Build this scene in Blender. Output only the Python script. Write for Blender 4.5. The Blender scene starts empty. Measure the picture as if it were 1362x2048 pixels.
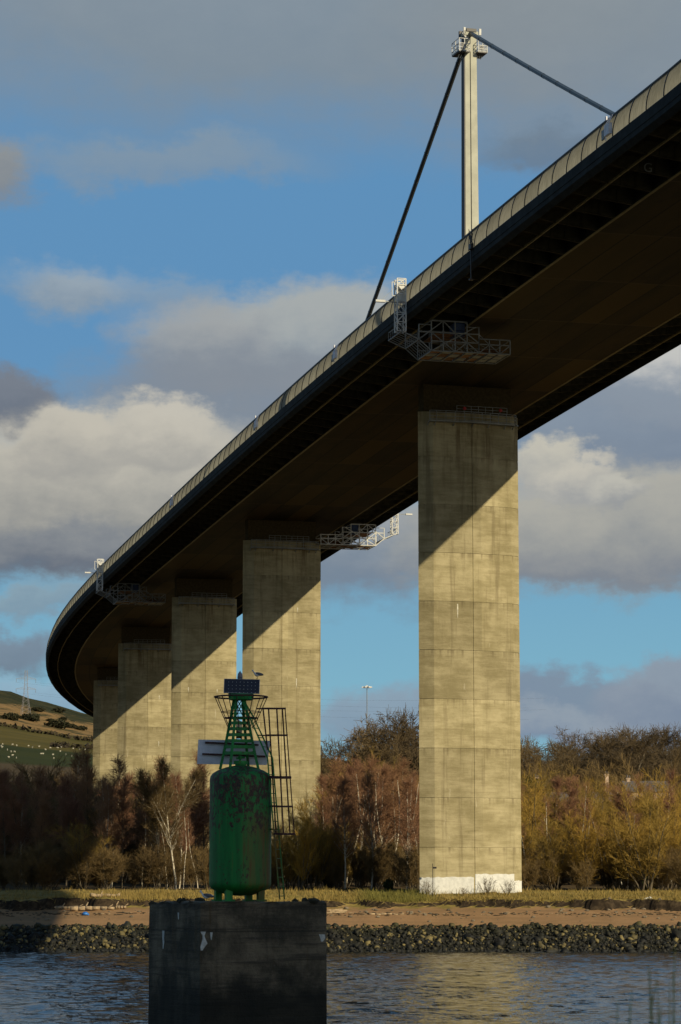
import bpy, math, random
import numpy as np
from mathutils import Vector, Matrix
R = math.radians
SC = bpy.context.scene
COL = SC.collection

# ------------------------------------------------------------------ camera
F = 5500.0                      # focal length in pixels of the 1362 x 2048 photograph
HORIZON = 1795.0
ZC = 5.4                        # eye height above the water
PITCH = math.atan((HORIZON - 1024) / F)
cam = bpy.data.cameras.new('camera')
cam.sensor_fit = 'VERTICAL'; cam.sensor_height = 24.0; cam.lens = F / 2048 * 24.0
cam.clip_start = 0.5; cam.clip_end = 12000
cam.dof.use_dof = True; cam.dof.focus_distance = 260; cam.dof.aperture_fstop = 4.0
camo = bpy.data.objects.new('camera', cam); COL.objects.link(camo)
camo.location = (0, 0, ZC); camo.rotation_euler = (R(90) + PITCH, 0, 0)
SC.camera = camo

# ------------------------------------------------------------------ light
SUN_AZ, SUN_EL = 45.0, 26.6     # azimuth to the right of the direction straight behind the camera
sd = Vector((math.sin(R(SUN_AZ)) * math.cos(R(SUN_EL)), -math.cos(R(SUN_AZ)) * math.cos(R(SUN_EL)), math.sin(R(SUN_EL))))
sun = bpy.data.lights.new('sun', 'SUN'); sun.energy = 4.8; sun.angle = R(0.5); sun.color = (1.0, 0.86, 0.58)
suno = bpy.data.objects.new('sun', sun); COL.objects.link(suno)
suno.rotation_euler = sd.to_track_quat('Z', 'Y').to_euler()
SC.view_settings.view_transform = 'Standard'; SC.view_settings.look = 'None'
SC.view_settings.exposure = 0.0; SC.view_settings.gamma = 1.0
SKY_STRENGTH = 0.05
SC.cycles.max_bounces = 7; SC.cycles.diffuse_bounces = 3; SC.cycles.glossy_bounces = 3; SC.cycles.transmission_bounces = 4

class NT:
    """small helper to write node trees"""
    def __init__(s, tree): s.t = tree; s.n = tree.nodes; s.l = tree.links
    def new(s, typ, **kw):
        n = s.n.new(typ)
        for k, v in kw.items(): setattr(n, k, v)
        return n
    def put(s, sock, v):
        if isinstance(v, bpy.types.NodeSocket): s.l.new(v, sock)
        elif v is not None:
            if hasattr(sock.default_value, '__len__') and hasattr(v, '__len__') and len(sock.default_value) == 4 and len(v) == 3: v = (*v, 1)
            sock.default_value = v
    def m(s, op, a, b=None, c=None, clamp=False):
        n = s.new('ShaderNodeMath', operation=op, use_clamp=clamp)
        for i, v in enumerate((a, b, c)):
            if v is not None: s.put(n.inputs[i], v)
        return n.outputs[0]
    def step(s, v, a, b, lo=0.0, hi=1.0, kind='SMOOTHSTEP'):
        n = s.new('ShaderNodeMapRange', interpolation_type=kind)
        for i, x in enumerate((v, a, b, lo, hi)): s.put(n.inputs[i], x)
        return n.outputs[0]
    def mix(s, f, a, b, mode='MIX'):
        n = s.new('ShaderNodeMix', data_type='RGBA', blend_type=mode)
        s.put(n.inputs[0], f); s.put(n.inputs[6], a); s.put(n.inputs[7], b)
        return n.outputs[2]
    def noise(s, vec, scale, detail=3, rough=0.55, dist=0.0, out=0):
        n = s.new('ShaderNodeTexNoise')
        if vec is not None: s.put(n.inputs['Vector'], vec)
        n.inputs['Scale'].default_value = scale; n.inputs['Detail'].default_value = detail
        n.inputs['Roughness'].default_value = rough; n.inputs['Distortion'].default_value = dist
        return n.outputs[out]
    def mapv(s, vec, scale=(1, 1, 1), loc=(0, 0, 0), rot=(0, 0, 0)):
        n = s.new('ShaderNodeMapping'); s.put(n.inputs[0], vec)
        n.inputs['Scale'].default_value = scale; n.inputs['Location'].default_value = loc; n.inputs['Rotation'].default_value = rot
        return n.outputs[0]
    def xyz(s, vec):
        n = s.new('ShaderNodeSeparateXYZ'); s.put(n.inputs[0], vec); return n.outputs
    def com(s, x, y, z):
        n = s.new('ShaderNodeCombineXYZ')
        for i, v in enumerate((x, y, z)): s.put(n.inputs[i], v)
        return n.outputs[0]

def lin(c):
    return tuple((v / 255 / 12.92) if v / 255 <= 0.04045 else ((v / 255 + 0.055) / 1.055) ** 2.4 for v in c)

# ---- world: Nishita sky with clouds laid out by compass direction and elevation
world = bpy.data.worlds.new('World'); SC.world = world; world.use_nodes = True
W_ = NT(world.node_tree); W_.n.clear()
sky = W_.new('ShaderNodeTexSky', sky_type='NISHITA', sun_disc=False)
sky.sun_elevation = R(SUN_EL); sky.sun_rotation = R(180 - SUN_AZ)
sky.air_density = 1.0; sky.dust_density = 0.6; sky.ozone_density = 1.6
tc = W_.new('ShaderNodeTexCoord').outputs['Generated']
dx, dy, dz = W_.xyz(tc)
AZ = W_.m('MULTIPLY', W_.m('ARCTAN2', dx, dy), 57.29578)
EL = W_.m('MULTIPLY', W_.m('ARCSINE', dz), 57.29578)
DEG = 57.29578 / F              # degrees per photograph pixel near the axis
wn = W_.noise(tc, 22, 6, 0.6, out=1)
wn2 = W_.noise(W_.mapv(tc, (1, 1, 2.2)), 70, 6, 0.62, out=1)
wx, wy, wz = W_.xyz(wn); vx, vy, vz = W_.xyz(wn2)
def warp(c, a, b, k1, k2):
    return W_.m('ADD', W_.m('MULTIPLY_ADD', W_.m('SUBTRACT', a, 0.5), k1, c), W_.m('MULTIPLY', W_.m('SUBTRACT', b, 0.5), k2))
AW = warp(AZ, wx, vx, 2.6, .95); EW = warp(EL, wy, vy, 2.0, .8)
fine = W_.noise(W_.mapv(tc, (1, 1, 1.6)), 46, 7, 0.6)
skyc = W_.mix(W_.step(W_.m('ABSOLUTE', AZ), 40, 12, .2, .85), sky.outputs[0], W_.mix(W_.step(EL, 1.5, 12), tuple(v / SKY_STRENGTH for v in lin((128, 186, 208))), tuple(v / SKY_STRENGTH for v in lin((95, 148, 193)))))
# px, py, rx, ry, softness, opacity, top colour, bottom colour
CL = [
 (560, 10, 1000, 250, 1.0, .84, (142, 150, 154), (130, 140, 147)),
 (1210, 60, 400, 250, .9, .75, (142, 150, 154), (132, 140, 146)),
 (1110, 310, 120, 42, 1.0, .6, (112, 124, 135), (104, 115, 128)),
 (-10, 375, 95, 62, .8, .8, (150, 146, 136), (132, 134, 135)),
 (330, 335, 260, 42, 1.0, .6, (140, 152, 160), (132, 146, 158)),
 (150, 585, 120, 55, 1.1, .8, (160, 170, 176), (140, 152, 162)),
 (360, 590, 90, 34, 1.1, .5, (150, 162, 170), (140, 152, 162)),
 (660, 690, 330, 118, .55, .95, (168, 172, 170), (134, 145, 155)),
 (420, 700, 150, 92, .8, .85, (158, 162, 164), (128, 138, 150)),
 (560, 830, 420, 110, .7, .9, (132, 140, 150), (124, 134, 146)),
 (10, 815, 125, 68, .6, .95, (120, 126, 136), (98, 106, 120)),
 (260, 1005, 470, 178, .42, 1.0, (190, 186, 174), (140, 142, 141)),
 (215, 1128, 480, 46, 1.0, .85, (128, 134, 141), (94, 104, 120)),
 (150, 905, 130, 80, .4, .9, (194, 189, 176), (160, 159, 154)),
 (350, 880, 130, 80, .4, .9, (198, 193, 180), (160, 159, 154)),
 (700, 1110, 210, 112, .6, .95, (150, 158, 166), (118, 132, 148)),
 (60, 1222, 170, 26, 1.1, .75, (140, 158, 168), (128, 146, 160)),
 (15, 1318, 105, 44, .8, .9, (122, 136, 152), (112, 126, 142)),
 (100, 1400, 330, 34, 1.2, .7, (150, 176, 194), (138, 158, 178)),
 (1380, 770, 260, 100, .5, 1.0, (196, 196, 192), (168, 172, 176)),
 (1240, 885, 250, 120, .5, .95, (134, 146, 160), (122, 134, 150)),
 (1200, 1075, 420, 120, .5, 1.0, (172, 171, 163), (138, 143, 147)),
 (1190, 1150, 360, 34, 1.0, .7, (140, 144, 148), (118, 127, 140)),
 (1085, 930, 85, 55, .5, .95, (196, 192, 178), (168, 168, 164)),
 (1165, 968, 85, 44, .5, .95, (194, 190, 178), (158, 160, 160)),
 (1240, 1005, 70, 32, .6, .9, (188, 186, 176), (150, 153, 155)),
 (1150, 1420, 240, 78, .5, .95, (126, 142, 160), (118, 134, 156)),
 (1340, 1410, 170, 95, .45, .95, (140, 152, 166), (116, 132, 154)),
 (1100, 1450, 200, 40, .9, .6, (158, 168, 176), (128, 144, 164)),
 (790, 1425, 150, 68, .7, .85, (140, 156, 172), (126, 144, 164)),
]
FIELD = W_.com(AW, EW, W_.m('SUBTRACT', fine, 0.5))
def vmath(op, a, b, c=None, out=0):
    n = W_.new('ShaderNodeVectorMath', operation=op); W_.put(n.inputs[0], a); n.inputs[1].default_value = b
    if c is not None: n.inputs[2].default_value = c
    return n.outputs[out]
for (px, py, rx, ry, soft, op, ct, cb) in CL:
    ca, ce = (px - 681) * DEG, (HORIZON - py) * DEG; ia, ie = 1 / (rx * DEG), 1 / (ry * DEG)
    ln_ = W_.new('ShaderNodeVectorMath', operation='LENGTH'); W_.l.new(vmath('MULTIPLY_ADD', FIELD, (ia, ie, 0), (-ca * ia, -ce * ie, 0)), ln_.inputs[0])
    mask = W_.step(ln_.outputs['Value'], 1 + soft * .55, 1 - soft * .55, 0.0, op)
    g = vmath('DOT_PRODUCT', FIELD, (0, ie, 1.25), out='Value')
    tone = W_.mix(W_.step(g, -0.95 + ce * ie, 0.85 + ce * ie), tuple(v / SKY_STRENGTH for v in lin(cb)), tuple(v / SKY_STRENGTH for v in lin(ct)))
    skyc = W_.mix(mask, skyc, tone)
# scattered cloud over the rest of the sky
rest = W_.step(W_.noise(W_.mapv(tc, (1, 1, 2.5)), 3.2, 6, 0.6), 0.5, 0.66, 0.0, 0.75)
away = W_.m('MULTIPLY', rest, W_.step(W_.m('ABSOLUTE', AZ), 9, 16))
skyc = W_.mix(away, skyc, tuple(v / SKY_STRENGTH for v in lin((140, 146, 152))))
bg = W_.new('ShaderNodeBackground'); W_.put(bg.inputs[0], skyc); bg.inputs[1].default_value = SKY_STRENGTH
W_.l.new(bg.outputs[0], W_.new('ShaderNodeOutputWorld').inputs[0])

# ------------------------------------------------------------------ helpers
TH_C, TH_S = math.cos(PITCH), math.sin(PITCH)
def at(px, py, D):
    """point at depth y = D seen at photograph pixel (px, py)"""
    a, b = (px - 681) / F, (1024 - py) / F
    d = np.array([a, TH_C - b * TH_S, TH_S + b * TH_C])
    return np.array([0, 0, ZC]) + d * (D / d[1])

class MB:
    def __init__(s): s.v = []; s.f = []; s.m = []; s.uv = None
    def add(s, verts, faces, mat=0):
        o = len(s.v); s.v += [tuple(map(float, p)) for p in verts]
        for f in faces: s.f.append(tuple(i + o for i in f)); s.m.append(mat)
    def box(s, c, size, rz=0, mat=0, M=None):
        x, y, z = (v / 2 for v in size); P = []
        for k in ((-1, -1, -1), (1, -1, -1), (1, 1, -1), (-1, 1, -1), (-1, -1, 1), (1, -1, 1), (1, 1, 1), (-1, 1, 1)):
            p = Vector((k[0] * x, k[1] * y, k[2] * z))
            if M is not None: p = M @ p
            elif rz: p = Matrix.Rotation(rz, 3, 'Z') @ p
            P.append(Vector(c) + p)
        s.add(P, [(0, 3, 2, 1), (4, 5, 6, 7), (0, 1, 5, 4), (1, 2, 6, 5), (2, 3, 7, 6), (3, 0, 4, 7)], mat)
    def bar(s, a, b, r, n=4, r2=None, mat=0, caps=True):
        a, b = Vector(a), Vector(b); d = b - a
        if d.length < 1e-6: return
        d.normalize(); u = d.cross(Vector((0, 0, 1)) if abs(d.z) < .95 else Vector((1, 0, 0))).normalized(); w = d.cross(u)
        r2 = r if r2 is None else r2; P = []
        for c, rr in ((a, r), (b, r2)):
            for k in range(n):
                t = 2 * math.pi * (k + .5) / n; P.append(c + (u * math.cos(t) + w * math.sin(t)) * rr)
        fs = [(k, (k + 1) % n, n + (k + 1) % n, n + k) for k in range(n)]
        if caps: fs += [tuple(range(n))[::-1], tuple(range(n, 2 * n))]
        s.add(P, fs, mat)
    def poly(s, pts, r, n=6, closed=False, mat=0):
        for i in range(len(pts) - (0 if closed else 1)): s.bar(pts[i], pts[(i + 1) % len(pts)], r, n, mat=mat)
    def lathe(s, prof, c=(0, 0, 0), n=32, mat=0):
        o = len(s.v); c = Vector(c)
        for (r, z) in prof:
            for k in range(n):
                t = 2 * math.pi * k / n; s.v.append(tuple(c + Vector((r * math.cos(t), r * math.sin(t), z))))
        for i in range(len(prof) - 1):
            for k in range(n):
                s.f.append((o + i * n + k, o + i * n + (k + 1) % n, o + (i + 1) * n + (k + 1) % n, o + (i + 1) * n + k)); s.m.append(mat)
    def prism(s, poly, z0, z1, mat=0):
        n = len(poly); P = [(p[0], p[1], z0) for p in poly] + [(p[0], p[1], z1) for p in poly]
        s.add(P, [(k, (k + 1) % n, n + (k + 1) % n, n + k) for k in range(n)] + [tuple(range(n))[::-1], tuple(range(n, 2 * n))], mat)
    def blob(s, c, size, n=10, seed=0, jit=.12, mat=0, M=None):
        rg = random.Random(seed); rows = n // 2 + 1; o = len(s.v)
        for i in range(rows + 1):
            ph = math.pi * i / rows
            for k in range(n):
                t = 2 * math.pi * k / n; j = 1 + rg.uniform(-jit, jit)
                p = Vector((size[0] * math.sin(ph) * math.cos(t), size[1] * math.sin(ph) * math.sin(t), size[2] * math.cos(ph))) * j
                if M is not None: p = M @ p
                s.v.append(tuple(Vector(c) + p))
        for i in range(rows):
            for k in range(n):
                s.f.append((o + i * n + k, o + (i + 1) * n + k, o + (i + 1) * n + (k + 1) % n, o + i * n + (k + 1) % n)); s.m.append(mat)
    def build(s, name, mats, parent=None, smooth=False, loc=None):
        me = bpy.data.meshes.new(name); me.from_pydata(s.v, [], s.f)
        for m in (mats if isinstance(mats, (list, tuple)) else [mats]): me.materials.append(m)
        me.polygons.foreach_set('material_index', s.m)
        if smooth: me.polygons.foreach_set('use_smooth', [True] * len(s.f))
        me.update()
        return link(name, me, parent, loc)

def link(name, me, parent=None, loc=None):
    o = bpy.data.objects.new(name, me); COL.objects.link(o)
    if parent is not None: o.parent = parent
    if loc is not None: o.location = loc
    return o
def npmesh(name, V, Fq, mat, smooth=False):
    me = bpy.data.meshes.new(name); V = np.asarray(V, np.float32); Fq = np.asarray(Fq, np.int32); k = Fq.shape[1]
    me.vertices.add(len(V)); me.vertices.foreach_set('co', V.ravel())
    me.loops.add(Fq.size); me.loops.foreach_set('vertex_index', Fq.ravel())
    me.polygons.add(len(Fq)); me.polygons.foreach_set('loop_start', np.arange(0, Fq.size, k, dtype=np.int32))
    if smooth: me.polygons.foreach_set('use_smooth', np.ones(len(Fq), bool))
    me.materials.append(mat); me.update(calc_edges=True); me.validate()
    return me
def tag(o, label=None, cat=None, group=None, kind=None):
    if label: o['label'] = label
    if cat: o['category'] = cat
    if group: o['group'] = group
    if kind: o['kind'] = kind
    return o
def thing(name, label, cat, loc=(0, 0, 0), rz=0, group=None):
    o = bpy.data.objects.new(name, None); COL.objects.link(o); o.location = loc; o.rotation_euler = (0, 0, rz); o.empty_display_size = .3
    return tag(o, label, cat, group)
def dup(root, loc, rz=0, scale=1.0, label=None, group=None):
    def cp(o, par):
        c = o.copy(); COL.objects.link(c)
        if par is not None: c.parent = par
        for ch in o.children: cp(ch, c)
        return c
    r = cp(root, None); r.location = loc; r.rotation_euler = (0, 0, rz); r.scale = (scale,) * 3 if not hasattr(scale, '__len__') else scale
    if label: r['label'] = label
    if group: r['group'] = group
    return r

# ------------------------------------------------------------------ materials
def mat(name, col, rough=.8, metal=0.0, var=.25, scale=3.0, bump=0.0, bscale=20, coords='Object', spec=.5):
    m = bpy.data.materials.new(name); m.use_nodes = True; t = NT(m.node_tree); b = t.n['Principled BSDF']
    v = t.new('ShaderNodeTexCoord').outputs[coords]
    n = t.noise(v, scale, 5, .6)
    c = t.mix(t.step(n, .3, .7), tuple(x * (1 - var) for x in col), tuple(min(1, x * (1 + var)) for x in col))
    t.put(b.inputs['Base Color'], c); b.inputs['Roughness'].default_value = rough; b.inputs['Metallic'].default_value = metal
    b.inputs['Specular IOR Level'].default_value = spec
    if bump:
        bn = t.new('ShaderNodeBump'); bn.inputs['Strength'].default_value = bump; bn.inputs['Distance'].default_value = .05
        t.put(bn.inputs['Height'], t.noise(v, bscale, 4)); t.put(b.inputs['Normal'], bn.outputs[0])
    return m

LIFT = 5.4
def concrete_pier():
    m = bpy.data.materials.new('pier_concrete'); m.use_nodes = True; t = NT(m.node_tree); b = t.n['Principled BSDF']
    v = t.new('ShaderNodeTexCoord').outputs['Object']; x, y, z = t.xyz(v)
    rnd = t.new('ShaderNodeObjectInfo').outputs['Random']
    vo = t.com(t.m('ADD', x, t.m('MULTIPLY', rnd, 37)), y, t.m('ADD', z, t.m('MULTIPLY', rnd, 91)))
    lift = t.m('FLOOR', t.m('DIVIDE', z, LIFT)); side = t.m('FLOOR', t.m('MULTIPLY', t.m('ADD', x, 11.4 - .4), 1 / 11.4))
    wn = t.new('ShaderNodeTexWhiteNoise', noise_dimensions='3D'); t.put(wn.inputs['Vector'], t.com(side, t.m('ADD', lift, .5), t.m('MULTIPLY', rnd, 50)))
    tint = t.step(wn.outputs['Value'], 0, 1, .82, 1.12, 'LINEAR')
    blotch = t.noise(vo, .28, 6, .62)
    streak = t.noise(t.mapv(vo, (1.1, 1.1, .06)), 1.0, 6, .65)
    board = t.noise(t.mapv(vo, (.35, .35, 5.0)), 1.0, 3, .6)
    grain = t.noise(vo, 3.0, 5, .65)
    c = t.mix(t.step(t.m('ADD', t.m('MULTIPLY', blotch, .55), t.m('MULTIPLY', t.noise(t.mapv(vo, (.3, .3, 1.4)), 1.0, 6, .7), .45)), .38, .64), (.245, .208, .112), (.41, .355, .215))
    c = t.mix(t.step(streak, .53, .70, 0, .6), c, (.155, .125, .068))
    c = t.mix(t.step(board, .5, .72, 0, .3), c, (.18, .14, .075))
    c = t.mix(t.step(grain, .58, .75, 0, .35), c, (.17, .135, .075))
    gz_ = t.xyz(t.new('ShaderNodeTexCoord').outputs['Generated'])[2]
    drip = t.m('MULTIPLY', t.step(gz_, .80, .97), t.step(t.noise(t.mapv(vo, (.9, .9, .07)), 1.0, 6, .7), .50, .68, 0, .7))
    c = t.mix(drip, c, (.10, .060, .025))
    rim = t.m('MULTIPLY', t.step(t.m('FRACT', t.m('DIVIDE', z, LIFT)), .8, 1.0), t.step(t.noise(t.mapv(vo, (2.2, 2.2, .05)), 1.0, 3), .48, .66, 0, .55))
    c = t.mix(rim, c, (.13, .10, .055))
    pale = t.step(t.noise(t.mapv(vo, (1.1, 1.1, .22)), 1.3, 4, .6), .69, .76, 0, .5)
    c = t.mix(pale, c, (.55, .50, .38))
    c = t.mix(1.0, c, t.com(tint, tint, tint), 'MULTIPLY')
    t.put(b.inputs['Base Color'], c); b.inputs['Roughness'].default_value = .9; b.inputs['Specular IOR Level'].default_value = .25
    bn = t.new('ShaderNodeBump'); bn.inputs['Strength'].default_value = .35; bn.inputs['Distance'].default_value = .06
    t.put(bn.inputs['Height'], t.m('ADD', grain, t.m('MULTIPLY', board, .8))); t.put(b.inputs['Normal'], bn.outputs[0])
    return m
def soffit_steel():
    m = bpy.data.materials.new('brown_painted_steel'); m.use_nodes = True; t = NT(m.node_tree); b = t.n['Principled BSDF']
    uv = t.new('ShaderNodeUVMap').outputs[0]; s, u, _ = t.xyz(uv)
    js = t.m('ABSOLUTE', t.m('SUBTRACT', t.m('FRACT', t.m('DIVIDE', s, 17.0)), .5)); ju = t.m('ABSOLUTE', t.m('SUBTRACT', t.m('FRACT', t.m('DIVIDE', u, 3.15)), .5))
    joint = t.m('MAXIMUM', t.step(js, .490, .4935), t.step(ju, .465, .48))
    wn = t.new('ShaderNodeTexWhiteNoise', noise_dimensions='2D'); t.put(wn.inputs['Vector'], t.com(t.m('FLOOR', t.m('ADD', t.m('DIVIDE', s, 17.0), .0)), t.m('FLOOR', t.m('DIVIDE', u, 3.15)), 0))
    n1 = t.noise(t.mapv(uv, (.05, .35, 1)), 1, 5, .6); n2 = t.noise(t.mapv(uv, (.25, .5, 1), (9, 3, 0)), 1, 4, .6)
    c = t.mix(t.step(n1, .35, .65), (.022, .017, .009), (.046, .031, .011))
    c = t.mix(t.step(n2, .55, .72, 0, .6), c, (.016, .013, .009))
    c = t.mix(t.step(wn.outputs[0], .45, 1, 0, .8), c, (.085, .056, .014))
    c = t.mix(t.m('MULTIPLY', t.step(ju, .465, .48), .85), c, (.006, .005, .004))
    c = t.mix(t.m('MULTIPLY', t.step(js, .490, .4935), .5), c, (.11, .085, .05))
    spot = t.step(t.noise(t.mapv(uv, (.35, .9, 1), (3, 8, 0)), 1, 5, .7), .66, .74, 0, .6); c = t.mix(spot, c, (.09, .075, .05))
    t.put(b.inputs['Base Color'], c); b.inputs['Roughness'].default_value = .75; b.inputs['Specular IOR Level'].default_value = .25
    return m
def barrier_mat():
    m = bpy.data.materials.new('translucent_wind_panel'); m.use_nodes = True; t = NT(m.node_tree); t.n.clear()
    v = t.new('ShaderNodeTexCoord').outputs['Object']
    st = t.noise(t.mapv(v, (5, 5, .35)), 1, 5, .65); bl = t.noise(v, .5, 3)
    c = t.mix(t.step(st, .35, .7), (.40, .385, .315), (.26, .25, .20)); c = t.mix(t.step(bl, .4, .7, 0, .4), c, (.25, .245, .205)); rn = t.step(t.new('ShaderNodeObjectInfo').outputs['Random'], 0, 1, .86, 1.08, 'LINEAR'); c = t.mix(1.0, c, t.com(rn, rn, rn), 'MULTIPLY')
    d = t.new('ShaderNodeBsdfDiffuse'); t.put(d.inputs[0], t.mix(1.0, c, (.6, .6, .6), 'MULTIPLY')); tr = t.new('ShaderNodeBsdfTranslucent'); t.put(tr.inputs[0], c)
    mx = t.new('ShaderNodeMixShader'); mx.inputs[0].default_value = .75; t.l.new(d.outputs[0], mx.inputs[1]); t.l.new(tr.outputs[0], mx.inputs[2])
    t.l.new(mx.outputs[0], t.new('ShaderNodeOutputMaterial').inputs[0])
    return m
def rusty_green(name, rust, base=(.004, .15, .024)):
    m = bpy.data.materials.new(name); m.use_nodes = True; t = NT(m.node_tree); b = t.n['Principled BSDF']
    v = t.new('ShaderNodeTexCoord').outputs['Object']; x, y, z = t.xyz(v)
    n1 = t.noise(t.mapv(v, (10, 10, 5.5)), 1, 8, .72, .3); n2 = t.noise(t.mapv(v, (6, 6, .5)), 1, 5, .6); n3 = t.noise(v, 14, 5, .65)
    zone = t.m('ADD', t.step(z, 1.5, 3.1, -.05, .075), t.m('MULTIPLY', t.m('SUBTRACT', t.noise(v, 1.6, 3), .5), .22))
    f = t.m('ADD', t.m('ADD', n1, zone), t.m('MULTIPLY', t.m('SUBTRACT', n3, .5), .22))
    c = t.mix(t.step(n2, .35, .7), base, tuple(k * 1.7 for k in base))
    c = t.mix(t.step(n2, .56, .74, 0, .8), c, (.13, .045, .006))
    c = t.mix(t.m('MULTIPLY', t.m('MULTIPLY', t.step(x, -.1, .75), t.step(z, 3.0, 2.2)), t.step(n2, .36, .6, .15, .85)), c, (.15, .055, .006))
    c = t.mix(t.step(f, rust, rust + .05), c, t.mix(t.step(n3, .4, .65), (.020, .011, .007), (.075, .030, .012)))
    t.put(b.inputs['Base Color'], c); b.inputs['Roughness'].default_value = .55
    bn = t.new('ShaderNodeBump'); bn.inputs['Strength'].default_value = .4; bn.inputs['Distance'].default_value = .02
    t.put(bn.inputs['Height'], f); t.put(b.inputs['Normal'], bn.outputs[0])
    return m
def old_concrete():
    m = bpy.data.materials.new('weathered_block_concrete'); m.use_nodes = True; t = NT(m.node_tree); b = t.n['Principled BSDF']
    v = t.new('ShaderNodeTexCoord').outputs['Object']; x, y, z = t.xyz(v)
    n1 = t.noise(v, 1.1, 7, .65); bd = t.noise(t.mapv(v, (.35, .35, 7)), 1, 5, .7); st = t.noise(t.mapv(v, (3, 3, .35)), 1, 5, .6); g = t.noise(v, 16, 4, .7)
    c = t.mix(t.step(n1, .35, .7), (.050, .042, .026), (.215, .17, .11))
    c = t.mix(t.step(bd, .48, .66, 0, .75), c, (.035, .03, .022))
    c = t.mix(t.step(st, .52, .72, 0, .6), c, (.035, .03, .018))
    c = t.mix(t.step(g, .62, .72, 0, .5), c, (.36, .33, .28))
    zz = t.m('ADD', z, t.m('MULTIPLY', t.m('SUBTRACT', n1, .5), 1.2))
    c = t.mix(t.step(zz, 3.3, 2.4, 0, .85), c, (.010, .010, .005))
    line = t.step(t.m('ABSOLUTE', t.m('SUBTRACT', z, 4.4)), .035, .012, 0, .55)
    c = t.mix(line, c, (.02, .02, .018))
    run = t.m('MULTIPLY', t.step(t.noise(t.mapv(v, (2.2, 2.2, .12), (5, 1, 0)), 1, 5, .65), .57, .68, 0, .8), t.step(z, 2.6, 4.6)); c = t.mix(run, c, (.085, .055, .02))
    t.put(b.inputs['Base Color'], c); b.inputs['Roughness'].default_value = .85
    bn = t.new('ShaderNodeBump'); bn.inputs['Strength'].default_value = .8; bn.inputs['Distance'].default_value = .06
    t.put(bn.inputs['Height'], t.m('ADD', t.m('ADD', n1, bd), t.m('MULTIPLY', g, .5))); t.put(b.inputs['Normal'], bn.outputs[0])
    return m
def twig_mat(name, c1, c2, rough=.85):
    m = bpy.data.materials.new(name); m.use_nodes = True; t = NT(m.node_tree); b = t.n['Principled BSDF']
    rnd = t.new('ShaderNodeObjectInfo').outputs['Random']; v = t.new('ShaderNodeTexCoord').outputs['Object']
    c = t.mix(t.step(t.m('ADD', rnd, t.m('MULTIPLY', t.m('SUBTRACT', t.noise(v, .6, 2), .5), .8)), 0, 1), c1, c2)
    t.put(b.inputs['Base Color'], c); b.inputs['Roughness'].default_value = rough; b.inputs['Specular IOR Level'].default_value = .2
    return m
def birch_bark():
    m = bpy.data.materials.new('birch_bark'); m.use_nodes = True; t = NT(m.node_tree); b = t.n['Principled BSDF']
    v = t.new('ShaderNodeTexCoord').outputs['Object']
    n = t.noise(t.mapv(v, (3, 3, 2.0)), 1.6, 4, .7)
    c = t.mix(t.step(n, .50, .60), (.55, .49, .38), (.08, .06, .04)); t.put(b.inputs['Base Color'], c); b.inputs['Roughness'].default_value = .8
    return m

M = {}
M['pier'] = concrete_pier(); M['soffit'] = soffit_steel(); M['panel'] = barrier_mat()
M['fascia'] = mat('dark_grey_fascia', (.020, .025, .027), .8, var=.35, scale=.8, spec=.15)
M['rail'] = mat('black_rail', (.018, .016, .018), .5)
M['white'] = mat('whitewash', (.62, .62, .60), .9, var=.12, scale=2.2)
M['asphalt'] = mat('asphalt', (.05, .05, .05), .9)
M['galv'] = mat('galvanised_steel', (.21, .225, .23), .55, metal=.15, var=.25, scale=1.5)
M['brack'] = mat('dark_bracket_steel', (.05, .044, .026), .85, var=.5, scale=.9, spec=.1)
M['plinth'] = mat('shade_dark_plinth', (.060, .045, .022), .95, spec=.05)  # dark base colour stands in for the shade under the girder
M['pylon'] = mat('pylon_concrete', (.42, .42, .35), .85, var=.12, scale=.5)
M['stay'] = mat('stay_cable_paint', (.045, .05, .052), .4, var=.2, scale=.4)
M['blue'] = mat('blue_tarpaulin', (.02, .05, .14), .6)
M['rustfloor'] = mat('rusty_boards', (.22, .10, .035), .8, var=.5, scale=1.2)
M['red'] = mat('red_paint', (.35, .02, .02), .5)
M['gtank'] = rusty_green('rusty_green_paint', .535)
M['gsteel'] = rusty_green('green_steel_paint', .64, (.006, .19, .034))
M['maroon'] = mat('rusted_cage_steel', (.06, .016, .016), .7, var=.4, scale=6)
M['board'] = mat('grey_dayboard', (.72, .72, .80), .6, var=.14, scale=2.5)
M['solar'] = mat('solar_cell', (.010, .012, .028), .18, var=.15)
M['alu'] = mat('aluminium', (.5, .5, .52), .4, metal=.6)
M['lamp'] = mat('lantern_housing', (.20, .19, .22), .35)
M['block'] = old_concrete()
M['drop'] = mat('bird_droppings', (.62, .62, .58), .9, var=.2, scale=9)
M['lime'] = mat('lime_stain', (.50, .47, .38), .9, var=.3, scale=4)
M['moss'] = mat('moss_clump', (.035, .032, .018), .95, var=.4, scale=9)
M['gullw'] = mat('gull_white', (.72, .72, .72), .8, var=.05)
M['gullg'] = mat('gull_grey', (.12, .125, .15), .8, var=.1)
M['gully'] = mat('gull_yellow', (.5, .3, .06), .7, var=.1)
M['wood'] = mat('driftwood', (.34, .25, .15), .9, var=.35, scale=4, bump=.5, bscale=8)
M['bark'] = mat('brown_bark', (.095, .075, .048), .9, var=.4, scale=3)
M['birch'] = birch_bark()
M['purple'] = twig_mat('purple_birch_twigs', (.21, .105, .065), (.28, .155, .08))
M['olive'] = twig_mat('olive_willow_twigs', (.22, .15, .038), (.35, .22, .042))
M['brown'] = twig_mat('brown_twigs', (.12, .082, .037), (.175, .118, .048))
M['darkt'] = twig_mat('dark_oak_twigs', (.09, .066, .038), (.165, .115, .055))
M['green'] = twig_mat('evergreen_leaves', (.028, .042, .012), (.05, .065, .018))
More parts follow.
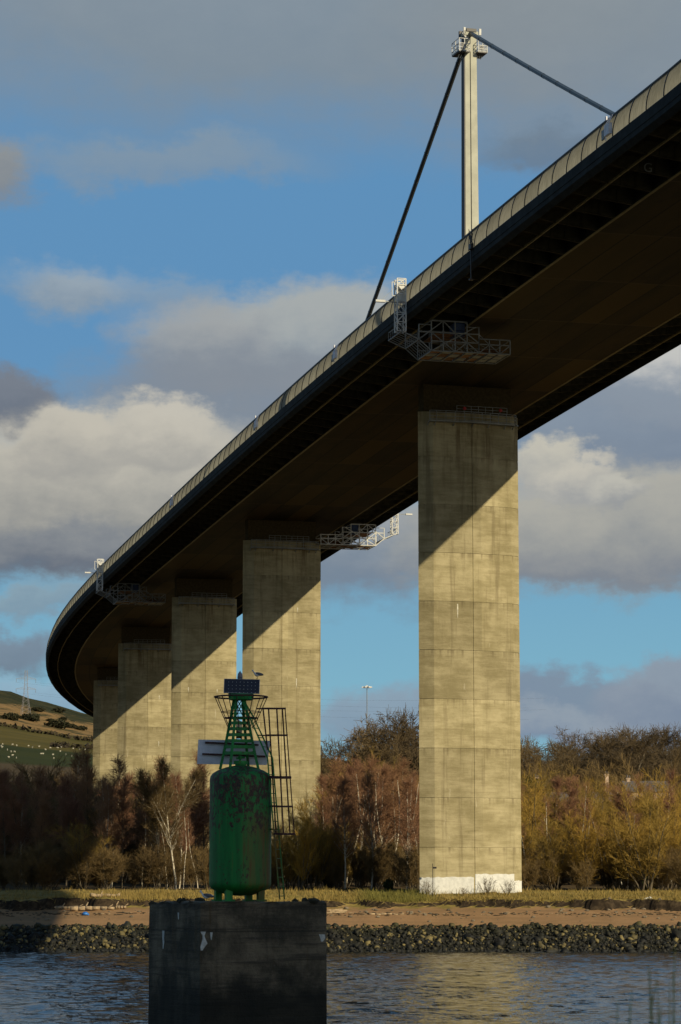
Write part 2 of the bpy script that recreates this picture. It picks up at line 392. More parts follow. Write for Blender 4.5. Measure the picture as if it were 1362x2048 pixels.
M['gorse'] = twig_mat('gorse_foliage', (.022, .024, .012), (.035, .034, .016))
M['hedge'] = twig_mat('hedge_foliage', (.035, .028, .018), (.045, .034, .02))
M['sheep'] = mat('sheep_fleece', (.42, .39, .31), .95, var=.1)
M['lattice'] = mat('lattice_steel', (.22, .22, .25), .6)
M['wire'] = mat('wire_metal', (.16, .17, .2), .6)
M['brick'] = mat('house_render', (.45, .33, .24), .9)
M['slate'] = mat('slate_roof', (.10, .09, .09), .8)
M['plastic'] = mat('blue_plastic', (.03, .16, .5), .4)
M['litter'] = mat('white_litter', (.7, .72, .72), .6)
M['reed'] = mat('reed_stem', (.17, .20, .04), .7, var=.3, scale=6)

# ------------------------------------------------------------------ the ground, beach and river
rngn = np.random.default_rng(5)
KS = rngn.normal(0, 1, (24, 3)); PH = rngn.uniform(0, 6.28, 24)
def nz(x, y, sc, k0=0, n=6):
    r = 0
    for i in range(n):
        a = KS[(k0 + i) % 24]; f = sc * (1.55 ** i); r = r + np.sin(a[0] * x * f + a[1] * y * f + PH[(k0 * 3 + i) % 24]) / (1.4 ** i)
    return r / 2.4
def ss(a, b, v): t = np.clip((v - a) / (b - a), 0, 1); return t * t * (3 - 2 * t)
def ground(x, y):
    x = np.asarray(x, float); y = np.asarray(y, float)
    yy = y - (1.2 * nz(x, 0 * y, .045, 2) + 0.05 * x * 0)
    z = np.interp(yy, [240, 274, 277.4, 286, 292.6, 293.3, 299, 304, 330, 380, 450, 520, 700, 900],
                  [-5, -2.5, -.4, 2.55, 4.05, 4.15, 5.5, 5.95, 6.5, 8, 12, 17, 24, 38])
    edge = y - 2.4 * nz(x, 0 * y, .13, 7) - 1.1 * nz(x, 0 * y, .5, 11) - 2.2 * ss(-18, -45, x)
    z = z + ss(293.25, 293.75, edge) * (5.2 + .38 * nz(x, y, .22, 9) - np.minimum(z, 5.2)) * (y < 300.5) * ss(300.5, 296, y)
    z = z + .13 * nz(x, y, .5, 4) * ss(293, 297, y) + .05 * nz(x, y, 1.3, 5) * ss(286, 288, y)
    return z
gx = np.concatenate([np.arange(-420, -75, 12.), np.arange(-75, 75, .4), np.arange(75, 430, 12.)])
gy = np.concatenate([np.arange(235, 275, 4.), np.arange(275, 291, .8), np.arange(291, 302, .2), np.arange(302, 320, 1.), np.arange(320, 905, 12.)])
GX, GY = np.meshgrid(gx, gy); GZ = ground(GX, GY)
def gridfaces(ny, nx):
    i = np.arange(ny - 1)[:, None] * nx + np.arange(nx - 1)[None]; i = i.ravel()
    return np.stack([i, i + 1, i + nx + 1, i + nx], -1)
def bank_mat():
    m = bpy.data.materials.new('bank_soil_sand_grass'); m.use_nodes = True; t = NT(m.node_tree); b = t.n['Principled BSDF']
    g = t.new('ShaderNodeNewGeometry'); x, y, z = t.xyz(g.outputs['Position']); nx, ny, nzz = t.xyz(g.outputs['True Normal'])
    n1 = t.noise(g.outputs['Position'], .5, 6, .65); n2 = t.noise(g.outputs['Position'], 2.2, 5, .65); n3 = t.noise(t.mapv(g.outputs['Position'], (.12, .6, 1)), 1, 4, .6)
    sand = t.mix(t.step(n3, .35, .68), (.29, .175, .09), (.225, .14, .072)); sand = t.mix(t.step(n2, .62, .72, 0, .5), sand, (.10, .075, .045))
    grass = t.mix(t.step(n1, .35, .66), (.27, .20, .065), (.17, .14, .035)); grass = t.mix(t.step(n2, .5, .68, 0, .6), grass, (.10, .07, .03))
    lush = t.m('MULTIPLY', t.step(t.m('ABSOLUTE', t.m('SUBTRACT', x, 6.0)), 5.5, 2.5), t.step(y, 296, 297.5)); grass = t.mix(t.m('MULTIPLY', lush, .8), grass, (.105, .11, .025))
    soil = t.mix(t.step(n2, .4, .65), (.024, .017, .011), (.06, .043, .026))
    litter = t.mix(t.step(n1, .4, .65), (.095, .066, .034), (.06, .045, .024))
    c = t.mix(t.step(t.m('ADD', z, t.m('MULTIPLY', t.m('SUBTRACT', n1, .5), 1.3)), 4.15, 4.5), sand, grass)
    c = t.mix(t.step(y, 312, 322), c, litter)
    c = t.mix(t.step(nzz, .82, .6), c, soil)
    c = t.mix(t.step(z, 2.45, 2.2), c, (.02, .02, .014))
    t.put(b.inputs['Base Color'], c); b.inputs['Roughness'].default_value = .95; b.inputs['Specular IOR Level'].default_value = .15
    bn = t.new('ShaderNodeBump'); bn.inputs['Strength'].default_value = .6; bn.inputs['Distance'].default_value = .12
    t.put(bn.inputs['Height'], n2); t.put(b.inputs['Normal'], bn.outputs[0])
    return m
gm = npmesh('riverbank', np.stack([GX, GY, GZ], -1).reshape(-1, 3), gridfaces(len(gy), len(gx)), bank_mat(), True)
tag(link('riverbank', gm), 'sandy beach and eroded grass bank rising into the woodland floor', 'ground', kind='structure')

# near bank the photograph is taken from
nx_, ny_ = np.linspace(-300, 300, 61), np.linspace(-260, 26, 60)
NX, NY = np.meshgrid(nx_, ny_); NZ = np.interp(NY, [-260, -20, 6, 14, 22, 26], [8, 4.2, 3.8, 3.4, .4, -1.5]) + .12 * nz(NX, NY, .3, 3)
tag(link('near_bank', npmesh('near_bank', np.stack([NX, NY, NZ], -1).reshape(-1, 3), gridfaces(60, 61), mat('near_grass', (.09, .09, .03), .95, scale=1.0, var=.4), True)), 'grassy near bank', 'ground', kind='structure')

def water_mat():
    m = bpy.data.materials.new('river_water'); m.use_nodes = True; t = NT(m.node_tree); b = t.n['Principled BSDF']
    p = t.new('ShaderNodeNewGeometry').outputs['Position']
    b.inputs['Base Color'].default_value = (.008, .011, .013, 1); b.inputs['Roughness'].default_value = .12; b.inputs['IOR'].default_value = 1.33
    a = t.noise(t.mapv(p, (.45, .16, 1), rot=(0, 0, .15)), 1, 3, .6); c = t.noise(t.mapv(p, (1.6, .7, 1)), 1, 4, .6); gust = t.noise(t.mapv(p, (.012, .03, 1)), 1, 3)
    h = t.m('ADD', t.m('MULTIPLY', a, 1.0), t.m('MULTIPLY', c, .38))
    h = t.m('MULTIPLY', h, t.step(gust, .3, .7, .6, 1.25))
    bn = t.new('ShaderNodeBump'); bn.inputs['Strength'].default_value = 1.0; bn.inputs['Distance'].default_value = 1.0
    t.put(bn.inputs['Height'], t.m('MULTIPLY', h, .30)); t.put(b.inputs['Normal'], bn.outputs[0])
    return m
rw = np.random.default_rng(12); wx0, wy0 = np.arange(-72, 72.1, .3), np.arange(96, 280.1, .36)
WX, WY = np.meshgrid(wx0, wy0); WZ = np.zeros_like(WX)
for k in range(54):
    lam = .8 * (2.7 / .8) ** rw.random(); a_ = rw.normal(1.35, .55); kx, ky = math.cos(a_) * 6.2832 / lam, math.sin(a_) * 6.2832 / lam
    WZ += lam * .0029 * np.sin(kx * WX + ky * WY + rw.uniform(0, 6.28)) * (1 + .6 * np.sin(WX * .05 * rw.random() + WY * .02 + k))
WZ = WZ - .09 * np.abs(WZ / .09) ** .0 * 0 + .35 * WZ * np.abs(WZ) / .2
edge_ = ss(96, 102, WY) * ss(72, 66, np.abs(WX)); WZ *= edge_
wv = np.stack([WX, WY, WZ], -1).reshape(-1, 3); wf = gridfaces(len(wy0), len(wx0)); o_ = len(wv)
xa, xb, ya, yb = wx0[0], wx0[-1], wy0[0], wy0[-1]
ext = np.array([(-900, 18, 0), (900, 18, 0), (900, ya, 0), (xb, ya, 0), (xa, ya, 0), (-900, ya, 0), (-900, yb + 4, 0), (xa, yb + 4, 0), (xa, yb, 0), (xb, yb, 0), (xb, yb + 4, 0), (900, yb + 4, 0)], float)
wf = np.concatenate([wf, np.array([(0, 1, 2, 5), (5, 4, 7, 6), (3, 2, 11, 10), (8, 9, 10, 7)]) + o_])
tag(link('river', npmesh('river', np.concatenate([wv, ext]), wf, water_mat(), True)), 'rippled blue grey river', 'water', kind='structure')

# rubble revetment along the far waterline: nobody could count it
def rock_mat():
    m = bpy.data.materials.new('revetment_rock'); m.use_nodes = True; t = NT(m.node_tree); b = t.n['Principled BSDF']
    g = t.new('ShaderNodeNewGeometry'); r = g.outputs['Random Per Island']; x, y, z = t.xyz(g.outputs['Position'])
    n = t.noise(g.outputs['Position'], 3, 5, .65)
    c = t.mix(t.step(r, 0, .85), (.003, .003, .002), (.009, .009, .003)); c = t.mix(t.step(t.m('ADD', r, t.m('MULTIPLY', n, .3)), .92, 1.12), c, (.17, .135, .05))
    c = t.mix(t.m('MULTIPLY', t.step(z, 1.4, 2.6), t.step(n, .42, .62, 0, .7)), c, (.040, .040, .007))
    c = t.mix(t.step(z, .5, .1), c, (.008, .009, .008))
    t.put(b.inputs['Base Color'], c); b.inputs['Roughness'].default_value = .75
    return m
rg = np.random.default_rng(3)
base = MB(); base.blob((0, 0, 0), (1, 1, 1), 7, 1, .0); bv = np.array(base.v); bf = np.array(base.f)
NR = 20000; rx_ = rg.uniform(-78, 78, NR); tt = rg.uniform(-.04, 1.02, NR)
ry_ = 277.2 + 8.6 * tt + 1.2 * nz(rx_, 0 * rx_, .045, 2) + rg.normal(0, .15, NR); rz_ = ground(rx_, ry_) + rg.uniform(-.1, .15, NR); rz_ = np.minimum(rz_, 2.5 + .15 * nz(rx_, 0 * rx_, .2, 8))
size = rg.lognormal(-2.08, .5, (NR, 1)) * rg.uniform(.65, 1.35, (NR, 3))
q = rg.normal(0, 1, (NR, 4)); q /= np.linalg.norm(q, axis=1, keepdims=True); w_, a_, b_, c_ = q.T
ROT = np.stack([1 - 2 * (b_ * b_ + c_ * c_), 2 * (a_ * b_ - c_ * w_), 2 * (a_ * c_ + b_ * w_), 2 * (a_ * b_ + c_ * w_), 1 - 2 * (a_ * a_ + c_ * c_), 2 * (b_ * c_ - a_ * w_), 2 * (a_ * c_ - b_ * w_), 2 * (b_ * c_ + a_ * w_), 1 - 2 * (a_ * a_ + b_ * b_)], -1).reshape(NR, 3, 3)
jit = 1 + rg.uniform(-.42, .3, (NR, len(bv), 1))
RV = np.einsum('nij,nkj->nki', ROT, bv[None] * size[:, None] * jit) + np.stack([rx_, ry_, rz_], -1)[:, None]
RF = (bf[None] + (np.arange(NR) * len(bv))[:, None, None]).reshape(-1, 4)
tag(link('rubble_revetment', npmesh('rubble_revetment', RV.reshape(-1, 3), RF, rock_mat())), 'dark weedy boulder revetment along the far waterline', 'rocks', kind='stuff')

# dry grass tufts on the bank
NG = 52000; bx = rg.uniform(-66, 66, NG); by = 293.4 + rg.gamma(1.6, 3.4, NG); keep = by < 322; bx, by = bx[keep], by[keep]
bz = ground(bx, by); ok = (bz > 4.75) & (nz(bx, by, .35, 6) > rg.uniform(-1.3, .6, len(bx))); bx, by, bz = bx[ok], by[ok], bz[ok]; n_ = len(bx)
hg = rg.uniform(.15, .5, n_) * np.where(nz(bx, by, .2, 13) > .3, 1.4, .9); an = rg.uniform(0, 6.28, n_); lean = rg.normal(0, .18, (n_, 2)); wd = .035
P0 = np.stack([bx - wd * np.cos(an), by - wd * np.sin(an), bz - .03], -1); P1 = np.stack([bx + wd * np.cos(an), by + wd * np.sin(an), bz - .03], -1); P2 = np.stack([bx + lean[:, 0], by + lean[:, 1], bz + hg], -1)
def grass_mat():
    m = bpy.data.materials.new('dry_grass_blades'); m.use_nodes = True; t = NT(m.node_tree); b = t.n['Principled BSDF']
    g = t.new('ShaderNodeNewGeometry'); x, y, z = t.xyz(g.outputs['Position'])
    c = t.mix(t.noise(g.outputs['Position'], .3, 4), (.24, .19, .045), (.38, .27, .10)); c = t.mix(t.m('MULTIPLY', g.outputs['Random Per Island'], .5), c, (.12, .08, .03))
    lush = t.step(t.m('ABSOLUTE', t.m('SUBTRACT', x, 6.0)), 5.5, 2.5); c = t.mix(t.m('MULTIPLY', lush, .75), c, (.125, .125, .03))
    t.put(b.inputs['Base Color'], c); b.inputs['Roughness'].default_value = .9; b.inputs['Specular IOR Level'].default_value = .1
    return m
GV = np.stack([P0, P1, P2], 1).reshape(-1, 3); GFc = np.arange(3 * n_).reshape(-1, 3)
tag(link('dry_grass', npmesh('dry_grass', GV, GFc, grass_mat())), 'dry straw coloured grass covering the river bank', 'grass', kind='stuff')

# ---- hillside on the left, far behind
def ridge(a): return np.interp(a, [-2500, -600, 0, 187, 350, 640, 1000, 4000], [560, 470, 412, 360, 318, 275, 225, 190]) + 3.5 * nz(a * .05, a * 0, 1.0, 3)
def hill(x, y):
    a = 681 + F * x / y; u = np.clip((y - 880) / 1320, 0, 1.4); Rr = ridge(a)
    ph = 225 + (Rr - 225) * np.where(u < 1, np.clip(u, 0, 1) ** .8, 1 - .5 * (u - 1))
    z = ZC + ph / F * y
    return np.where(y < 880, np.interp(y, [690, 880], [20, 38]), z) + 0.9 * nz(x, y, .018, 5)
hx, hy = np.arange(-1300, 900, 14.), np.concatenate([np.arange(800, 2300, 14.), np.arange(2300, 2720, 60.)])
HX, HY = np.meshgrid(hx, hy)
def hill_mat():
    m = bpy.data.materials.new('hill_fields'); m.use_nodes = True; t = NT(m.node_tree); b = t.n['Principled BSDF']
    g = t.new('ShaderNodeNewGeometry'); P = g.outputs['Position']; x, y, z = t.xyz(P)
    n1 = t.noise(P, .012, 5, .65); n2 = t.noise(P, .05, 6, .68); n3 = t.noise(t.mapv(P, (.004, .02, .03)), 1, 4, .6)
    yy = t.m('ADD', y, t.m('MULTIPLY', t.m('SUBTRACT', n1, .5), 260)); yc = t.m('ADD', y, t.m('MULTIPLY', t.m('SUBTRACT', n1, .5), 30))
    dg = t.mix(t.step(n3, .4, .65), (.030, .037, .012), (.038, .044, .014)); lg = t.mix(t.step(n3, .35, .65), (.10, .08, .022), (.065, .058, .017))
    br = t.mix(t.step(n2, .35, .65), (.26, .16, .065), (.17, .115, .05)); go = t.mix(t.step(n2, .4, .65), (.024, .028, .012), (.055, .05, .02))
    c = t.mix(t.step(yc, 1085, 1120), (.075, .055, .03), dg); c = t.mix(t.step(yc, 1330, 1350), c, lg)
    c = t.mix(t.step(yy, 1640, 1665), c, br); c = t.mix(t.step(t.m('ADD', yy, t.m('MULTIPLY', t.m('SUBTRACT', n2, .5), 500)), 1960, 2000), c, go)
    c = t.mix(t.m('MULTIPLY', t.step(y, 1650, 1700), t.step(n2, .53, .60)), c, go)
    t.put(b.inputs['Base Color'], c); b.inputs['Roughness'].default_value = 1.0; b.inputs['Specular IOR Level'].default_value = .05
    return m
tag(link('hillside', npmesh('hillside', np.stack([HX, HY, hill(HX, HY)], -1).reshape(-1, 3), gridfaces(len(hy), len(hx)), hill_mat(), True)), 'distant hillside of fields and bracken', 'hill', kind='structure')
# plain behind everything, out to the horizon
pl = MB(); pl.add([(-9000, 2600, 12), (9000, 2600, 12), (9000, 9500, 12), (-9000, 9500, 12)], [(0, 1, 2, 3)]); pl.add([(-9000, 500, 11.9), (-415, 500, 11.9), (-415, 2600, 11.9), (-9000, 2600, 11.9)], [(0, 1, 2, 3)]); pl.add([(425, 500, 11.8), (9000, 500, 11.8), (9000, 2600, 11.8), (425, 2600, 11.8)], [(0, 1, 2, 3)])
tag(pl.build('far_ground', mat('far_field', (.05, .055, .025), 1.0, scale=.01)), 'flat country reaching the horizon', 'ground', kind='structure')
def on_hill(px, py):
    lo, hi = 900., 2200.
    for _ in range(40):
        y = (lo + hi) / 2; P = at(px, py, y)
        if hill(P[0], y) < P[2]: lo = y
        else: hi = y
    P = at(px, py, lo); return np.array([P[0], lo, float(hill(P[0], lo))])

# ------------------------------------------------------------------ the bridge
TAB = np.array([[-100.0, 40.047, 208.283, 66.043, -0.27], [-85.0, 36.087, 222.751, 65.787, -0.265], [-70.0, 32.187, 237.235, 65.53, -0.261], [-55.0, 28.347, 251.735, 65.271, -0.257], [-40.0, 24.562, 266.25, 65.01, -0.254], [-25.0, 20.831, 280.778, 64.747, -0.25], [-10.0, 17.152, 295.32, 64.481, -0.246], [5.0, 13.521, 309.874, 64.213, -0.243], [20.0, 9.937, 324.44, 63.941, -0.24], [35.0, 6.397, 339.016, 63.666, -0.237], [50.0, 2.901, 353.603, 63.388, -0.234], [65.0, -0.555, 368.199, 63.107, -0.231], [80.0, -3.977, 382.804, 62.822, -0.229], [95.0, -7.373, 397.414, 62.532, -0.228], [110.0, -10.755, 412.028, 62.239, -0.227], [125.0, -14.13, 426.643, 61.941, -0.227], [140.0, -17.51, 441.258, 61.638, -0.228], [155.0, -20.894, 455.871, 61.331, -0.227], [170.0, -24.257, 470.489, 61.019, -0.225], [185.0, -27.569, 485.119, 60.701, -0.221], [200.0, -30.802, 499.766, 60.378, -0.214], [215.0, -33.924, 514.438, 60.049, -0.206], [230.0, -36.908, 529.138, 59.714, -0.196], [245.0, -39.722, 543.871, 59.374, -0.184], [260.0, -42.34, 558.641, 59.027, -0.169], [275.0, -44.728, 573.449, 58.673, -0.153], [290.0, -46.861, 588.297, 58.313, -0.135], [305.0, -48.705, 603.183, 57.945, -0.115], [320.0, -50.234, 618.104, 57.571, -0.093], [335.0, -51.427, 633.057, 57.189, -0.07], [350.0, -52.276, 648.032, 56.8, -0.047], [365.0, -52.777, 663.023, 56.402, -0.024], [380.0, -52.921, 678.022, 55.997, 0.0], [395.0, -52.708, 693.02, 55.584, 0.024], [410.0, -52.126, 708.009, 55.162, 0.049], [425.0, -51.176, 722.978, 54.731, 0.074], [520.0, -40.0, 817.0, 52.0, 0.14]])
back = []; bx0, by0, bh = 40.047, 208.283, -.27
for d in range(10, 365, 10):
    bh = min(-.19, bh + .004); bx0 -= 10 * math.sin(bh); by0 -= 10 * math.cos(bh)  # unseen deck bent left so that its shadow covers the beacon
    back.append((-100 - d, bx0, by0, 66.043 + 2.2 * (1 - (1 - min(d, 130) / 130) ** 2), bh))
back = np.array(back[::-1])
TAB = np.vstack([back, TAB])
HW, SO, DB, EB, PHT = 16.0, 9.45, 2.01, 1.64, 2.13     # half width, soffit half width, box depth, edge depth, barrier height
def deck(s): return [float(np.interp(s, TAB[:, 0], TAB[:, i])) for i in (1, 2, 3, 4)]
def G(s, u, v):
    x, y, z, h = deck(s); return Vector((x + u * math.cos(h), y - u * math.sin(h), z + v))
def frame(s):
    x, y, z, h = deck(s); return Matrix.Translation((x, y, z)) @ Matrix.Rotation(-h, 4, 'Z')   # local x = across, y = along, z = up

X1, Y1, Z1, H1 = deck(0)
bridge = thing('road_bridge', 'high curving road bridge on tall concrete piers with one stayed pylon', 'bridge')
S0, S1 = -455., 515.
sv = np.arange(S0, S1 + .1, 5.0)
def sweep(name, prof, m, closed=True, ss_=sv, parent=bridge, uvs=True):
    n = len(prof); V = []; UV = []
    for s in ss_:
        for (u, v) in prof: V.append(G(s, u, v)); UV.append((s, u))
    Fc = []
    for i in range(len(ss_) - 1):
        for k in range(n if closed else n - 1): Fc.append((i * n + k, i * n + (k + 1) % n, (i + 1) * n + (k + 1) % n, (i + 1) * n + k))
    if closed: Fc += [tuple(range(n)), tuple(range((len(ss_) - 1) * n, len(ss_) * n))[::-1]]
    me = bpy.data.meshes.new(name); me.from_pydata(V, [], Fc); me.materials.append(m)
    uv = me.uv_layers.new(name='UVMap')
    for li, l in enumerate(me.loops): uv.data[li].uv = UV[l.vertex_index]
    me.update(); return link(name, me, parent)
sweep('box_girder', [(-15.4, -.06), (15.4, -.06), (15.4, -.42), (SO + .03, -.42), (SO, -DB), (-SO, -DB), (-SO - .03, -.42), (-15.4, -.42)], M['soffit'])
sweep('road_surface', [(-14.6, -.052), (14.6, -.052), (14.6, .02), (-14.6, .02)], M['asphalt'])
for sg in (-1, 1):
    sweep('edge_beam', [(sg * 15.42, 0), (sg * HW, 0), (sg * HW, -.85), (sg * (HW - .05), -.9), (sg * (HW - .05), -1.3), (sg * (HW - .5), -EB), (sg * (HW - .58), -EB), (sg * 15.42, -.7)], M['fascia'])
    sweep('stiffener_pipe', [(sg * 13.42, -1.62), (sg * 13.28, -1.62), (sg * 13.28, -1.44), (sg * 13.42, -1.44)], mat('pipe_paint', (.22, .18, .08), .6))
    sweep('corner_flange', [(sg * (SO + .16), -DB + .03), (sg * (SO - .1), -DB - .01), (sg * (SO - .1), -DB - .05), (sg * (SO + .16), -DB - .05)], mat('flange_paint', (.22, .18, .08), .6))
# walkway rail under the right cantilever
sweep('service_duct', [(SO + .5, -1.45), (SO + 1.1, -1.45), (SO + 1.1, -1.1), (SO + .5, -1.1)], M['brack'])
# cantilever brackets (a plate with flange), one shared mesh each side
def bracket_mesh(sg):
    b = MB()
    pr = [(SO + .02, -.44), (15.38, -.44), (15.38, -1.15), (13.6, -1.45), (SO + .02, -DB + .08)]
    P = [(sg * u, -.03, v) for u, v in pr] + [(sg * u, .03, v) for u, v in pr]; n = len(pr)
    b.add(P, [tuple(range(n)), tuple(range(n, 2 * n))[::-1]] + [(k, k + n, (k + 1) % n + n, (k + 1) % n) for k in range(n)])
    P = [(sg * 15.3, -.16, -1.20), (sg * 15.3, .16, -1.20), (sg * 13.6, .16, -1.50), (sg * 13.6, -.16, -1.50), (sg * SO + sg * .18, .16, -DB + .02), (sg * SO + sg * .18, -.16, -DB + .02)]
    b.add(P, [(0, 1, 2, 3), (3, 2, 4, 5)])
    for u in (11., 12.3): b.box((sg * u, 0, -1.15), (.08, .2, 1.3))
    me = bpy.data.meshes.new('cantilever_bracket'); me.from_pydata(b.v, [], b.f); me.materials.append(M['brack']); return me
SP = 4.35; bm_l, bm_r = bracket_mesh(-1), bracket_mesh(1)
def place(me, name, s, parent=bridge):
    o = link(name, me, parent); o.matrix_local = frame(s); return o
for k in range(60): place(bm_l, 'cantilever_bracket', -112 + SP * k)
for k in range(40): place(bm_r, 'cantilever_bracket', -112 + SP * k)
rest_b = MB()
for k in range(230):
    for sg, lo in ((-1, 60), (1, 40)):
        s = -112 + SP * (k - 78)
        if s > 505 or 0 <= k - 78 < lo: continue
        f4 = frame(s); src = (bm_l if sg < 0 else bm_r)
        rest_b.add([f4 @ v.co for v in src.vertices], [tuple(p.vertices) for p in src.polygons])
tag(rest_b.build('cantilever_bracket', M['brack'], bridge), kind='stuff')
# wind barrier: curved translucent panels between dark posts
PSP = 3.62
def bprof(t): return (HW - .02 - .55 * t ** 2.0, .02 + (PHT - .05) * t)
TS = [0, .15, .3, .45, .6, .75, .88, 1.0]
def panel_geo(sg, s0, n=2):
    V = []; Fc = []
    for j in range(n + 1):
        s = s0 + .05 + (PSP - .1) * j / n
        for t in TS: u, v = bprof(t); V.append(G(s, sg * u, v))
    m = len(TS)
    for j in range(n):
        for k in range(m - 1): Fc.append((j * m + k, j * m + k + 1, (j + 1) * m + k + 1, (j + 1) * m + k))
    return V, Fc
def post_geo(sg, s): return [G(s, sg * (bprof(t)[0] - .0), bprof(t)[1]) for t in (0, .25, .5, .75, 1.0)]
PS0 = -100.3 - 2 * PSP
restp, restq = MB(), MB()
for k in range(-96, 172):
    s = PS0 + PSP * k
    if s < S0 or s > 500: continue
    if 0 <= k < 100:
        b = MB(); b.add(*panel_geo(-1, s)); o = b.build('barrier_panel', M['panel'], bridge, True)
        b = MB(); b.poly(post_geo(-1, s), .09, 4); b.build('barrier_post', M['rail'], bridge)
    else: restp.add(*panel_geo(-1, s)); restq.poly(post_geo(-1, s), .09, 4)
    restp.add(*panel_geo(1, s)); restq.poly(post_geo(1, s), .09, 4)
tag(restp.build('barrier_panel', M['panel'], bridge, True), kind='stuff'); tag(restq.build('barrier_post', M['rail'], bridge), kind='stuff')
for sg in (-1, 1): sweep('top_rail', [(sg * (HW - .66), PHT - .06), (sg * (HW - .48), PHT - .06), (sg * (HW - .48), PHT + .07), (sg * (HW - .66), PHT + .07)], M['rail'])
# small service boxes hung on the barrier
def find_s(px):
    best = min(np.arange(-120, 200, .25), key=lambda s: abs(proj(G(s, -HW, 1.0))[0] - px)); return float(best)
def proj(P):
    P = np.array(P) - np.array([0, 0, ZC]); d = P[1] * TH_C + P[2] * TH_S; return np.array([681 + F * P[0] / d, 1024 - F * (-P[1] * TH_S + P[2] * TH_C) / d])
for px in (1218, 672, 514, 345):
    s = find_s(px); b = MB()
    b.box((-HW - .12, 0, .75), (.28, 1.1, .9)); b.box((-HW - .16, 1.0, .55), (.1, .55, .8), mat=1); b.box((-HW - .14, .3, 1.75), (.12, .25, .3))
    b.poly([(-HW - .1, .55, .0), (-HW - .1, .55, 1.3), (-HW + .3, .55, 2.0)], .05); b.poly([(-HW - .12, 0, 1.2), (-HW + .3, 0, 2.0)], .05)
    o = b.build('service_box', [M['board'], M['galv']], bridge); o.matrix_local = frame(s)
s = find_s(946); b = MB(); rr = random.Random(4)
for k in range(14): b.bar((-HW - .1 - rr.random() * .15, -.6 + rr.random() * 1.3, rr.uniform(-.2, 1.8)), (-HW - .1 - rr.random() * .15, -.6 + rr.random() * 1.3, rr.uniform(-.2, 2.0)), .04)
b.bar((-HW - .15, .1, .6), (-HW - .15, .1, -3.0), .07); b.box((-HW - .18, 0, .1), (.3, .7, .5)); b.box((-HW - .15, .1, -3.0), (.4, .3, .12))
o = b.build('drain_pipe', M['rail'], bridge); o.matrix_local = frame(s)
# letter painted on a bracket web
fc = bpy.data.curves.new('letter', 'FONT'); fc.body = 'G'; fc.size = 1.1; fc.extrude = .01
to = bpy.data.objects.new('letter', fc); COL.objects.link(to); bpy.context.view_layer.update()
lm = bpy.data.meshes.new_from_object(to.evaluated_get(bpy.context.evaluated_depsgraph_get())); bpy.data.objects.remove(to)
lm.materials.clear(); lm.materials.append(M['galv'])
best = min(((np.hypot(*(proj(G(-112 + SP * k - .1, -u, -1.3)) - np.array([1296, 330]))), k, u) for k in range(30) for u in np.arange(9.8, 12.5, .1)))
lo = link('letter', lm, bridge); lo.matrix_local = frame(-112 + SP * best[1] - .06) @ Matrix.Translation((-best[2] - .4, 0, -1.66)) @ Matrix.Rotation(R(90), 4, 'X')

